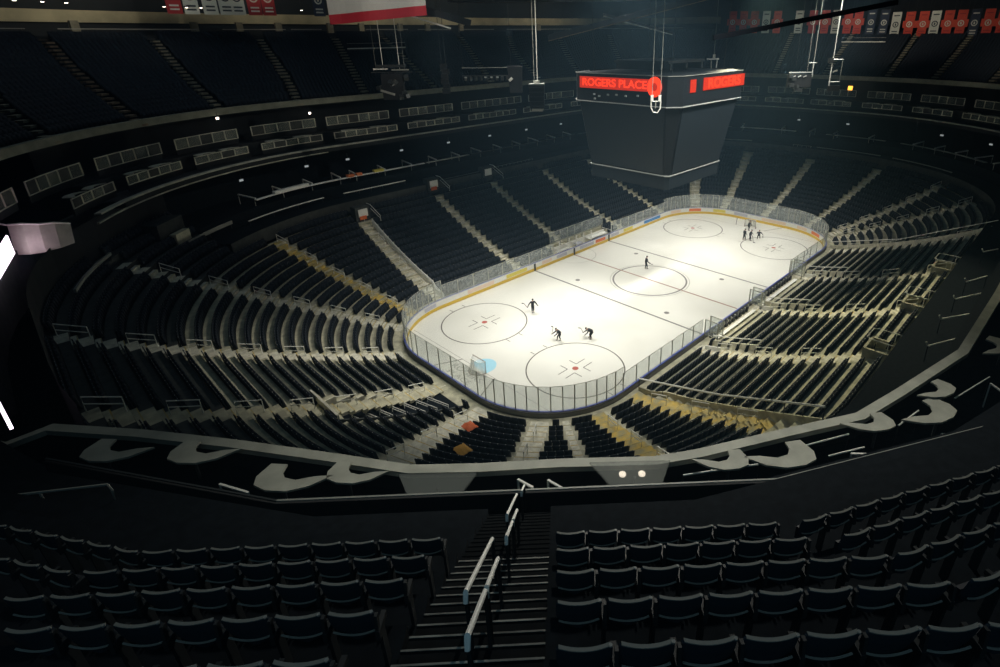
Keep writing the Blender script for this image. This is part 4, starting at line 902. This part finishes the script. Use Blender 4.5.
for k, (x, y, fl, sc_, z, lb, sh, hi) in enumerate([
    (-52.85, -15.9, -1, 1.0, 16.25, 'crescent drink table furthest left behind the near ledge', 'crescent', False), (-50.95, -18.1, -1, 1.0, 16.25, 'crescent drink table second from the left', 'crescent', False),
    (-49.45, -21.35, -1, 1.05, 16.2, 'larger grey crescent drink table third from the left', 'crescent', False), (-48.0, -22.6, -1, .85, 16.2, 'crescent drink table fourth from the left touching the ledge', 'crescent', False),
    (-46.55, -24.75, 1, .95, 16.2, 'grey trapezoid drink table left of the handrails', 'trap', False), (-42.15, -28.75, 1, 1.0, 16.15, 'see-through trapezoid drink table with two glowing lamps beneath', 'trap', True),
    (-39.9, -30.65, 1, .8, 16.2, 'smaller crescent drink table right of the lit one', 'crescent', False), (-38.45, -31.95, 1, 1.05, 16.2, 'large crescent drink table in the middle of the right-hand group', 'crescent', False),
    (-34.9, -33.45, 1, .85, 16.2, 'crescent drink table touching the ledge at right', 'crescent', False), (-32.9, -34.85, 1, 1.05, 16.2, 'large crescent drink table at the right with shaded end', 'crescent', False),
    (-31.3, -34.7, 1, .8, 16.25, 'small crescent drink table above the shaded one', 'crescent', False), (-26.0, -35.8, 1, .9, 16.2, 'crescent drink table at the right edge of the photo', 'crescent', False)]):
    table_at(x, y, fl, sc_, z, lb, sh, hi)
# thin light rails and partition edges around those tables
RL = [((-45.3, -26.1), (-43.7, -27.8), 15.9), ((-41.0, -29.9), (-39.0, -31.4), 15.95), ((-40.2, -30.4), (-38.9, -30.9), 15.95), ((-37.4, -32.0), (-35.6, -33.0), 15.95), ((-37.2, -32.9), (-36.0, -33.6), 16.0), ((-34.0, -34.1), (-32.6, -34.4), 15.95), ((-31.0, -35.2), (-28.5, -35.9), 16.0)]
for k, (a, c, z) in enumerate(RL):
    b = MB(); b.tube([(*a, z), (*c, z)], .03, 'rail', 6); b.tube([(*a, z), (a[0], a[1], z-1)], .02, 'post_dark', 5); b.tube([(*c, z), (c[0], c[1], z-1)], .02, 'post_dark', 5); tag(b.build('partition_rail'), f"thin pale rail among the near drink tables, {ordn(k)} from the left", 'railing', 'thin rails among the near drink tables')
for k, (x, y, dx, dy) in enumerate([(-53.6, -16.8, .2, -.9), (-52.3, -18.0, .5, -.9), (-50.9, -19.7, .5, -.9), (-49.7, -22.6, .25, -.6), (-48.0, -24.2, .2, -.4), (-44.6, -26.3, .15, -.5), (-44.0, -27.0, .15, -.7), (-36.6, -33.4, .9, -.9), (-33.6, -35.3, .9, -.9), (-29.0, -36.0, -.6, -.9), (-27.0, -36.4, -.6, -.9)]):
    b = MB(); b.bar((x, y, 16.0), (x+dx, y+dy, 15.9), .07, .05, 'rail'); b.bar((x, y, 14.9), (x, y, 16.0), .05, .05, 'rail'); b.bar((x+dx, y+dy, 14.9), (x+dx, y+dy, 15.9), .05, .05, 'rail'); tag(b.build('partition'), f"short pale partition edge behind the near ledge, {ordn(k)} from the left", 'partition', 'partition edges behind the near ledge')

# ------------------------------------------------------------------ near upper deck (the seats around the camera)
def proj(x, y, z):
    v = Vector((x, y, z))-CAM; dz = v.dot(d_)
    return CX+FPX*v.dot(rr_)/dz, CY-FPX*v.dot(uu_)/dz, dz
DK = R(45.7); er = Vector((math.cos(DK), math.sin(DK), 0)); et = Vector((er.y, -er.x, 0)); C0 = Vector((CAM.x, CAM.y, 0))
TURN = R(13.9); SR = 5.9
# chords of the deck: index 0 is straight ahead
def chord_frames():
    fr = {0: (C0+er*SR, er, et)}
    p = C0+er*SR+et*3.83; n = er; t = et
    for i in (1, 2):
        n = Matrix.Rotation(TURN, 3, 'Z') @ n; t = Matrix.Rotation(TURN, 3, 'Z') @ t; fr[i] = (p.copy(), n, t); p = p+t*10.1
    p = C0+er*SR-et*6.3; n = er; t = et
    for i in (-1, -2):
        n = Matrix.Rotation(-TURN, 3, 'Z') @ n; t = Matrix.Rotation(-TURN, 3, 'Z') @ t; fr[i] = (p.copy(), n, t); p = p-t*10.1
    return fr
FR = chord_frames()
TH = math.tan(TURN/2)
def rng(i, s):   # t-range of chord i at distance s (measured like s on chord 0)
    e = s-SR
    if i == 0: return -6.3+TH*e, 3.83-TH*e
    if i > 0: return TH*e, 10.1-TH*e
    return -10.1+TH*e, -TH*e
def DPt(i, s, t, z):
    o, n, tt = FR[i]; p = o+n*(s-SR)+tt*t; return Vector((p.x, p.y, z))
ROWS = range(-3, 9)
srow = lambda k: 2.86+.85*k
ztr = lambda k: 23.3-.65*k
mb = MB()
for i in (-2, -1, 0, 1, 2):
    for k in ROWS:
        s0, s1 = srow(k)-.42, srow(k)+.43
        a0, b0 = rng(i, s0); a1, b1 = rng(i, s1); z = ztr(k)
        for (p0, q0, p1, q1) in (((a0, b0, a1, b1),) if i else ((a0, -1.67, a1, -1.67), (-.17, b0, -.17, b1))):
            mb.add([DPt(i, s0, p0, z), DPt(i, s0, q0, z), DPt(i, s1, q1, z), DPt(i, s1, p1, z)], [(0, 1, 2, 3)], 'floor_dark')
            mb.add([DPt(i, s1, p1, z), DPt(i, s1, q1, z), DPt(i, s1, q1, z-.65), DPt(i, s1, p1, z-.65)], [(0, 1, 2, 3)], 'floor_dark')
        if i == 0:
            for tt_ in (-1.67, -.17): mb.add([DPt(i, s0, tt_, z), DPt(i, s1, tt_, z), DPt(i, s1, tt_, z-.9), DPt(i, s0, tt_, z-.9)], [(0, 1, 2, 3)], 'floor_dark')
    s0, s1 = srow(8)+.43, 10.75; a0, b0 = rng(i, s0); a1, b1 = rng(i, s1); z = ztr(9)
    mb.add([DPt(i, s0, a0, z), DPt(i, s0, b0, z), DPt(i, s1, b1, z), DPt(i, s1, a1, z)], [(0, 1, 2, 3)], 'floor_dark')
EDG = [DPt(-1, 10.6, -9, 0), DPt(0, 10.75, -6.9, 0), DPt(0, 10.75, 5.6, 0)]
for i_, L_ in ((1, 12), (2, 14)): EDG.append(EDG[-1]+FR[i_][2]*L_)
EDG = [Vector((p.x, p.y)) for p in EDG]
e0, e1, e2 = offs(EDG, 0), offs(EDG, .15), offs(EDG, 2.2)
mb.prof([z3(e0, 16.3), z3(e0, 18.0), z3(e1, 18.0), z3(e1, 16.3)], 'wall'); mb.prof([z3(e0, 16.9), z3(e0, 17.0), z3(e2, 17.0), z3(e2, 16.9)], 'floor_dark')
struct(mb.build('upper_deck_terrace'))
mb = MB()
ee = offs(EDG, .07)
for i in range(len(ee)-1): mb.bar(z3(ee, 18.05)[i], z3(ee, 18.05)[i+1], .05, .04, 'railgrey' if i > 0 else 'darkmetal')
tag(mb.build('deck_edge_rail'), 'fine grey rail along the front edge of the near upper deck', 'railing')
M['stair'] = M.get('stair') or mat('stair_concrete', (.012, .014, .015), .9, noise=.3, nscale=5, spec=.05); M['nosing'] = mat('stair_nosing', (.42, .41, .36), .5, noise=.7, nscale=2.2)
# stairs
mb = MB(); mn = MB()
for j in range(-6, 30):
    s = srow(0)+.43+.2833*(j-1); z = 23.3-.2167*j   # step j
    a, c = -1.67, -.17
    p = [DPt(0, s-.2833, a, z-.3), DPt(0, s, a, z-.3), DPt(0, s, c, z-.3), DPt(0, s-.2833, c, z-.3)]
    mb.hexa(p+[Vector((q.x, q.y, z+.02)) for q in p], 'stair')
    p = [DPt(0, s-.016, a, z+.02), DPt(0, s+.004, a, z+.02), DPt(0, s+.004, c, z+.02), DPt(0, s-.016, c, z+.02)]
    mn.hexa(p+[Vector((q.x, q.y, z+.028)) for q in p], 'nosing' if j < 14 else 'stair')  # further nosings take the stair tone, their dimming put into the colour
st = mb.build('stair_flight'); struct(st); mn.build('step_nosing', st)
# twin handrails down the middle of the stairs: s, t, height pairs
def hr(t_, s0, s1, lb, two=True):
    z = lambda s: 23.3-.765*(s-2.86)
    th = thing('stair_handrail', lb, 'handrail', DPt(0, (s0+s1)/2, t_, z((s0+s1)/2)), 0, 'handrails on the near stairs'); iv = -Vector(th.location)
    b = MB(); a, c = DPt(0, s0, t_, z(s0)+.95)+iv, DPt(0, s1, t_, z(s1)+.95)+iv
    b.tube([DPt(0, s0-.05, t_, z(s0)+.86)+iv, a, c, DPt(0, s1+.03, t_, z(s1)+.86)+iv], .026, 'white', 8); b.build('rail', th)
    for s in (s0, s1): b = MB(); b.tube([DPt(0, s, t_, z(s)-.1)+iv, DPt(0, s, t_, z(s)+.92)+iv], .024, 'post_dark', 8); b.build('post', th)
hr(-.93, 3.85, 5.75, 'long bright steel handrail, upper left of the pairs on the near stairs')
hr(-.74, 2.95, 3.85, 'lowest bright steel handrail nearest the camera on the near stairs')
hr(-.74, 3.95, 4.85, 'bright steel handrail next above the lowest one')
hr(-.74, 5.8, 6.7, 'short steel handrail in the middle of the near stairs'); hr(-.74, 6.8, 7.6, 'short steel handrail further down the near stairs')
hr(-.88, 7.2, 9.2, 'steel handrail far down the near stairs by the ledge'); hr(-.80, 9.5, 10.4, 'smallest steel handrail at the foot of the near stairs')

# foreground folding seat with parts; local +y faces the rink, z=0 at the tread
M['seat_glint'] = mat('seat_edge_glint', (.26, .26, .23), .4, spec=.5)  # paler tone painting the light caught on the seat rims
def fg_seat():
    t = thing('folding_seat', 'x', 'stadium seat')
    b = MB(); n = 9
    # backrest shell: flat top, rounded bottom
    prof_ = []
    for z, w, y in ((.80, .205, -.06), (.78, .222, -.057), (.66, .226, -.035), (.55, .222, -.01), (.46, .205, .005), (.40, .165, .012), (.37, .09, .015)):
        prof_.append((z, w, y))
    L1, L2 = [], []
    for z, w, y in prof_:
        L1.append([(w*x, y-.035*(1-x*x)-.012, z+.018*(x*x)*(1 if z < .5 else 0)) for x in np.linspace(-1, 1, n)])
        L2.append([(w*x, y-.035*(1-x*x)+.012, z+.018*(x*x)*(1 if z < .5 else 0)) for x in np.linspace(-1, 1, n)])
    for S in (L1, L2):
        for a, c in zip(S[:-1], S[1:]): b.strip(a, c, 'seat_fg')
    b.strip(L1[0], L2[0], 'seat_fg'); b.strip(L1[-1], L2[-1], 'seat_fg')
    for e in (0, -1): b.strip([l[e] for l in L1], [l[e] for l in L2], 'seat_fg')
    b.build('backrest', t)
    b = MB(); k = len(L1[0]); b.prof([[(x, y-.004, z) for x, y, z in L1[0]], [(x, y-.004, z+.010) for x, y, z in L1[0]], [(x, y+.004, z+.010) for x, y, z in L2[0]], [(x, y+.004, z) for x, y, z in L2[0]]], 'seat_glint'); b.build('top_edge', t)  # thin pale strip standing in for the lit top rim
    b = MB(); b.tube([(x, -.075+.06*x*x, .50+1.3*x*x) for x in np.linspace(-.2, .2, 9)], .011, 'seat_glint', 6); b.build('lower_glint', t)  # thin pale curve painting a glint low on the backrest
    b = MB(); b.hexa([(-.20, .02, .34), (.20, .02, .34), (.20, .07, .32), (-.20, .07, .32), (-.19, .02, .56), (.19, .02, .56), (.19, .08, .54), (-.19, .08, .54)], 'seat'); b.build('seat_pan', t)
    b = MB(); b.hexa([(.225, -.14, .50), (.272, -.14, .50), (.272, .10, .54), (.225, .10, .54), (.225, -.14, .62), (.272, -.14, .62), (.272, .10, .60), (.225, .10, .60)], 'arm'); b.build('armrest', t)
    b = MB(); b.bar((.25, -.02, 0), (.25, -.04, .52), .035, .10, 'arm'); b.bar((.25, -.12, .5), (.25, -.09, .80), .03, .05, 'arm'); b.build('standard', t)
    b = MB(); b.tube([(.205, -.075, .806), (.205, -.075, .822)], .016, 'metal', 8); b.build('end_cap', t)
    return t
proto = fg_seat(); used = False; cntfg = 0
PITCH = .498
cand = []
for i in (-2, -1, 0, 1, 2):
    for k in ROWS:
        s = srow(k); a, c = rng(i, s)
        if i == 0: segs = [(-.07, c, 'right'), (-1.77, a, 'left')]
        elif i > 0: segs = [(a, c, 'right')]
        else: segs = [(c, a, 'left')]
        for t0, t1, side in segs:
            sg = 1 if t1 > t0 else -1; n = int(abs(t1-t0)/PITCH)
            for j in range(n):
                cand.append((i, k, s, t0+sg*(j+.5)*PITCH, side, j))
fgs = []
for i, k, s, t_, side, j in cand:
    p = DPt(i, s+.08, t_, ztr(k)); X, Y_, dz = proj(p.x, p.y, p.z+.8)
    if k <= 4 and dz > 1 and -20 < X < 1020 and Y_ < 700: fgs.append(((p-CAM).length, i, k, s, t_, side, j))
fgs.sort(); nearfg = fgs[:300]; restfg = fgs[300:]
chordname = {0: '', 1: ', next block', 2: ', rightmost block', -1: ', next block', -2: ', leftmost block'}
for q, (_, i, k, s, t_, side, j) in enumerate(nearfg):
    o = proto if not used else copy_tree(proto); used = True
    p = DPt(i, s+.08, t_, ztr(k)); o.location = p; nn = FR[i][1]; o.rotation_euler = (0, 0, math.atan2(nn.y, nn.x)-math.pi/2)
    kk = k+2 if False else k
    tag(o, f"dark folding seat, {ordn(k+3)} row from the bottom, {ordn(j)} {side} of stairs{chordname[i]}", 'stadium seat', 'near upper deck seats')
if restfg:
    b = MB()
    T3 = template(False)
    field('near_deck_seats', T3.v, T3.f, T3.m, ['seat'], [(*DPt(i, s+.08, t_, ztr(k)), math.atan2(FR[i][1].y, FR[i][1].x)+math.pi) for _, i, k, s, t_, side, j in restfg], 'remaining dark seats at the far ends of the near upper deck', 'stadium seats')
# guard rail at the lower left of the deck
b = MB(); A_ = Vector((-55.6, -20.24, 19.2)); B_ = Vector((-53.17, -22.12, 19.2)); dz_ = Vector((0, 0, .62))
b.tube([A_, B_, B_+Vector((.03, .0, -.2)), B_-dz_], .03, 'railgrey', 6); b.tube([A_-dz_, B_-dz_], .026, 'railgrey', 6)
m_ = A_.lerp(B_, .55); b.tube([m_, m_-Vector((0, 0, 1.5))], .03, 'railgrey', 6); b.tube([B_-dz_, B_-dz_*2.4], .03, 'railgrey', 6)
tag(b.build('guard_rail'), 'dim grey guard rail at the left edge above the dark seats', 'railing')

# ------------------------------------------------------------------ curved west end of the suite level with its lit screen
t = thing('curved_fascia', 'curved grey suite-level end wall glowing pink beside the bright screen', 'fascia', (0, 0, 0))
cv = [(-53.41, 16.34), (-52.69, 15.66), (-51.91, 15.52), (-51.07, 15.79), (-50.22, 16.41)]; zt = [16.9, 16.95, 16.75, 16.6, 16.2]
cat = []
for i in range(len(cv)-1):
    for f in np.linspace(0, 1, 5)[:-1 if i < 3 else None]: cat.append((cv[i][0]*(1-f)+cv[i+1][0]*f, cv[i][1]*(1-f)+cv[i+1][1]*f, zt[i]*(1-f)+zt[i+1]*f))
b = MB(); b.prof([[(x, y-.05, 14.9) for x, y, z in cat], [(x+.15, y+.5, z) for x, y, z in cat], [(x+.15, y+1.1, z) for x, y, z in cat], [(x, y+1.0, 14.9) for x, y, z in cat]], 'conc_ledge'); b.build('wall', t)
b = MB(); b.tube([(x+.15, y+.5, z+.03) for x, y, z in cat]+[], .06, 'rail', 6); b.tube([(-53.3, 16.84, 16.93), (-54.5, 18.0, 17.4), (-56, 20, 17.6)], .06, 'rail', 6); b.build('edge', t)
b = MB(); b.hexa([(-54.6, 9.0, 15.3), (-53.42, 15.2, 15.3), (-53.5, 15.3, 15.3), (-54.7, 9.1, 15.3), (-54.6, 9.0, 16.5), (-53.42, 15.2, 16.6), (-53.5, 15.3, 16.6), (-54.7, 9.1, 16.5)], 'pink'); tag(b.build('ribbon_screen'), 'bright pinkish white ribbon screen at the left edge of the photo', 'screen')
l = area('screen_glow', (-53.1, 14.3, 15.9), 2.2, 1.0, 15, (1, .60, .90), 180, (R(90), 0, R(-25)))
b = MB(); b.hexa([(-55.3, -8.6, 14.7), (-55.2, -8.6, 14.7), (-55.2, -8.75, 14.7), (-55.3, -8.75, 14.7), (-55.5, -6.7, 16.3), (-55.4, -6.7, 16.3), (-55.4, -6.85, 16.3), (-55.5, -6.85, 16.3)], 'pink'); b2_ = b.build('light_strip')
tag(b2_, 'slanting narrow white and red light strip at the left edge', 'light')
b = MB(); b.hexa([(-55.5, -6.6, 16.3), (-55.3, -6.6, 16.3), (-55.3, -6.8, 16.3), (-55.5, -6.8, 16.3), (-55.7, -5.4, 17.3), (-55.5, -5.4, 17.3), (-55.5, -5.6, 17.3), (-55.7, -5.6, 17.3)], 'magenta'); b.build('red_end', b2_)
# pale portal block in the far left corner
t = thing('corner_portal', 'grey concrete corner portal block with a small yellowish lit wall', 'portal', (0, 0, 0))
b = MB(); c = P(22.6, 161.3); b.box((c.x, c.y, 11.9), (2.6, 3.6, 1.7), 'conc_dark', ang(161.3)); b.build('block', t)
b = MB(); c = P(20.8, 161.2); b.box((c.x, c.y, 10.9), (.6, 2.0, 1.3), 'conc', ang(161.2)); b.build('lit_wall', t)
b = MB(); qd = us(160, 180, 1.5); b.prof([line(25.0, 11.5, qd), line(25.0, 15.2, qd), line(25.4, 15.2, qd), line(25.4, 11.5, qd)], 'conc_dark'); struct(b.build('wall_west'))

# ------------------------------------------------------------------ people on the ice
def skin_obj(name, joints, edges, mt, parent, sub=1, root=0):
    me = bpy.data.meshes.new(name); me.from_pydata([j[:3] for j in joints], edges, []); me.materials.append(M[mt])
    o = bpy.data.objects.new(name, me); COL.objects.link(o); o.parent = parent
    md = o.modifiers.new('skin', 'SKIN'); md.use_smooth_shade = True
    if not me.skin_vertices: me.skin_vertices.new()
    for v, j in zip(me.skin_vertices[0].data, joints):
        r = j[3]; v.radius = r if isinstance(r, tuple) else (r, r)
    me.skin_vertices[0].data[root].use_root = True
    s = o.modifiers.new('sub', 'SUBSURF'); s.levels = sub; s.render_levels = sub
    return o
def person(loc, rz, label, H=1.75, lean=0, crouch=0, armL=(.25, .55), armR=(.25, .55), step=.12, stick=None, helmet=True, jer='jersey', spread=.14):
    """local +y faces forwards; lean forward in degrees; arm = (forward, out) offsets of the hands"""
    t = thing('person', label, 'person', loc, rz); k = H/1.75
    hip = Vector((0, -.12*crouch-.25*math.sin(R(lean))*.6, .93-.22*crouch)); up = Vector((0, math.sin(R(lean)), math.cos(R(lean))))
    ch = hip+up*.33; nk = hip+up*.52; hd = nk+Vector((0, math.sin(R(lean*.7)), math.cos(R(lean*.7))))*.20
    sh = {s: nk-up*.06+Vector((s*.19, 0, 0)) for s in (-1, 1)}
    J = []; E_ = []
    def j(p, r): J.append((p[0]*k, p[1]*k, p[2]*k, r if isinstance(r, tuple) else r*k)); return len(J)-1
    # body: one continuous surface
    ih = j(hip, .11); ic = j(ch, .13); ing = j(nk, .06); ihd = j(nk+(hd-nk)*.55, .075); ihd2 = j(hd, .098); iht = j(hd+(hd-nk)*.5, .07)
    E_ += [(ih, ic), (ic, ing), (ing, ihd), (ihd, ihd2), (ihd2, iht)]
    limbs = {}
    for s, arm in ((-1, armL), (1, armR)):
        hand = sh[s]+Vector((s*arm[1], arm[0], -.42+.1*abs(arm[0]))); mid = (sh[s]+hand)/2+Vector((s*.05, -.06, -.03)); el = mid
        a = j(sh[s], .062); b_ = j(el, .048); c = j(hand, .034); f = hand+(hand-el).normalized()*.10; dq = j(f, .036)
        E_ += [(ic, a), (a, b_), (b_, c), (c, dq)]; limbs[s] = (sh[s], el, hand, f)
        hp = hip+Vector((s*.09, 0, -.04)); ft = Vector((s*spread, step*s, .09)); kn = (hp+ft)/2+Vector((0, .05+.20*crouch, .02))
        a = j(hp, .095); b_ = j(kn, .062); c = j(ft, .042); dq = j(ft+Vector((0, .15, -.02)), .035)
        E_ += [(ih, a), (a, b_), (b_, c), (c, dq)]; limbs[s*2] = (hp, kn, ft)
    skin_obj('body', J, E_, 'skin', t)
    # clothing follows the body
    J = []; E_ = []; ih = j(hip-up*.08, .175); im = j(hip+up*.14, .19); ic = j(ch, .205); ig = j(nk-up*.03, .12); E_ += [(ih, im), (im, ic), (ic, ig)]
    for s in (-1, 1):
        a = j(sh[s], .09); b_ = j(limbs[s][1], .068); c = j(limbs[s][2], .05); E_ += [(ig, a), (a, b_), (b_, c)]
    skin_obj(jer, J, E_, jer, t)
    J = []; E_ = []; iw = j(hip+up*.12, .17); ih = j(hip, .175); E_.append((iw, ih))
    for s in (-1, 1):
        hp, kn, ft = limbs[s*2]; a = j(hp-Vector((0, 0, .05)), .12); b_ = j(kn, .088); c = j(ft+Vector((0, 0, .06)), .065); E_ += [(ih, a), (a, b_), (b_, c)]
    skin_obj('trousers', J, E_, 'pants', t)
    for s in (-1, 1):
        ft = limbs[s*2][2]
        J = []; a = j(ft+Vector((0, -.05, -.01)), .055); b_ = j(ft+Vector((0, .17, -.03)), .045); skin_obj('skate_boot', J, [(0, 1)], 'black', t)
        b = MB(); b.box((ft.x*k, (ft.y+.05)*k, .02*k), (.012, .28*k, .045*k), 'metal'); b.build('skate_blade', t)
        # hands: palm with five separate fingers, in dark gloves
        hnd, f = limbs[s][2], limbs[s][3]; dv = (f-hnd).normalized(); sd = dv.cross(Vector((0, 0, 1))); sd = sd.normalized() if sd.length > .1 else Vector((1, 0, 0)); dn = sd.cross(dv)
        b = MB(); q = lambda p: tuple(c*k for c in p)
        b.tube([q(hnd), q(hnd+dv*.05), q(hnd+dv*.10)], [.034*k, .044*k, .038*k], 'black', 8)
        for w, ln in ((-.03, .075), (-.01, .085), (.01, .08), (.03, .065)):
            r0 = hnd+dv*.10+sd*w; b.tube([q(r0), q(r0+dv*ln*.5+dn*.01), q(r0+dv*ln*.7+dn*.045), q(r0+dv*ln*.3+dn*.07)], [.011*k, .010*k, .009*k, .008*k], 'black', 6)
        r0 = hnd+dv*.04-sd*.035; b.tube([q(r0), q(r0-sd*.03+dv*.03), q(r0-sd*.025+dv*.06+dn*.03)], [.012*k, .011*k, .009*k], 'black', 6); b.build('glove', t)
    # head gear and face
    ax = (hd-nk).normalized(); fw = Vector((0, math.cos(R(lean*.7)), -math.sin(R(lean*.7))))
    b = MB(); rings = []
    for a in np.linspace(0, 85, 6):
        c = hd+ax*(.02+.105*math.sin(R(a))); rad = .118*math.cos(R(a)); sx = Vector((1, 0, 0)); rings.append([tuple((c+sx*rad*.92*math.cos(w)+fw*(rad*1.08*math.sin(w)-.012))*k) for w in np.linspace(0, 2*math.pi, 13)[:-1]])
    for r0, r1 in zip(rings[:-1], rings[1:]): b.strip(r0, r1, 'pants' if not helmet else 'black', closed=True)
    b.add(rings[-1], [tuple(range(12))], 'black'); b.build('helmet' if helmet else 'hair', t, smooth=True)
    b = MB(); c = hd+fw*.095; b.hexa([tuple((c+fw*x+Vector((1, 0, 0))*y+ax*z)*k) for x, y, z in ((-.02, -.012, -.03), (.025, -.012, -.03), (.025, .012, -.03), (-.02, .012, -.03), (-.02, -.008, .015), (.008, -.008, .015), (.008, .008, .015), (-.02, .008, .015))], 'skin')
    for s in (-1, 1): b.box(tuple((c+Vector((s*.035, 0, 0))+ax*.012)*k), (.02*k, .012*k, .012*k), 'ink')
    b.box(tuple((c-ax*.055-fw*.004)*k), (.045*k, .01*k, .008*k), 'redd'); b.build('face', t)
    if stick:
        (ax_, ay_, az_), lb = stick; ax_, ay_, _ = (Matrix.Rotation(-rz, 3, 'Z') @ Vector((ax_-loc[0], ay_-loc[1], 0))); wm = Matrix.Translation(loc) @ Matrix.Rotation(rz, 4, 'Z')
        g0 = Vector(limbs[1][3])*k; g1 = Vector(limbs[-1][3])*k; end = Vector((ax_, ay_, az_)); topg = g0 if (g0-end).length < (g1-end).length else g1
        b = MB(); A0, A1 = wm @ topg, wm @ end; b.bar(A0, A1, .05, .04, 'stick'); bd = (A1-A0); bd.z = 0; bd.normalize(); sdv = Vector((-bd.y, bd.x, 0)); b.bar(A1, A1+bd*.12+sdv*.22, .02, .08, 'black'); tag(b.build('hockey_stick'), lb, 'hockey stick')
    return t
# facing angles are about z; camera looks towards +x +y
person((-15.99, 4.42, 0), R(150), 'person in dark clothes with arms held out beside the left face-off circle', 1.78, 12, .1, (.1, .28), (.25, .42), .05, ((-16.12, 5.75, .75), 'thin stick held out to the left by the upper left skater'), spread=.09)
person((-18.42, -2.02, 0), R(58), 'person in dark clothes bending towards the left, seen from behind', 1.7, 42, .35, (.3, .05), (.45, .0), .16, ((-18.19, -1.0, 1.1), 'thin stick reaching up and left from the middle skater'), spread=.08)
person((-15.98, -4.13, 0), R(46), 'person in dark clothes bent far forward with legs apart above the near circle', 1.75, 68, .35, (.3, .1), (.4, .05), .05, ((-16.0, -2.8, .72), 'thin stick stretched left by the bent-over skater'), spread=.2)
person((2.57, 2.41, 0), R(-130), 'person in dark clothes standing at the centre circle', 1.85, 10, .1, (.15, .2), (.2, .35), .1, ((3.44, 2.1, .4), 'thin stick held by the skater at the centre circle'), spread=.09)
person((21.2, -2.0, 0), R(-120), 'person in dark clothes on the left of the far pair near the far goal', 1.8, 6, 0, (.05, .12), (.08, .12), .06, None, spread=.18)
person((21.6, -2.75, 0), R(-160), 'person in dark clothes on the right of the far pair near the far goal', 1.78, 18, .1, (.2, .25), (.2, .3), .12, ((21.0, -3.6, .05), 'thin stick held by the right-hand skater of the far pair'), spread=.12)
person((25.7, -.5, 0), R(180), 'person in dark clothes standing in the mouth of the far goal', 1.7, 15, .2, (.2, .12), (.2, .12), .05, None, spread=.12)
person((23.07, -3.41, 0), R(-70), 'person in dark clothes crouching alone right of the far pair', 1.7, 50, .7, (.35, .15), (.3, .3), .2, ((23.95, -3.7, .1), 'thin stick held low by the crouching far skater'), spread=.18)

# a few jackets left on seats in the near corner
for k, (x, y, m, lb) in enumerate(((-34.6, -8.9, 'orange', 'bright orange jacket lying over seats left of the gold staircase'), (-37.6, -12.4, 'amberc', 'amber cloth bundle lying over seats below the orange jacket'))):
    D = Dof(x, y); z = zD(D)+.85; b = MB(); rnd = random.Random(k)
    rows_ = []
    for i in range(7):
        rows_.append([(x+(i-3)*.14+rnd.uniform(-.03, .03), y+(j-3)*.16+rnd.uniform(-.03, .03), z+.16*math.cos((i-3)*.5)*math.cos((j-3)*.45)+rnd.uniform(-.04, .04)-.1) for j in range(7)])
    for a, c in zip(rows_[:-1], rows_[1:]): b.strip(a, c, m)
    for a, c in zip(rows_[:-1], rows_[1:]): b.strip([(p[0], p[1], p[2]-.06) for p in a], [(p[0], p[1], p[2]-.06) for p in c], m)
    tag(b.build('jacket', smooth=True), lb, 'jacket')
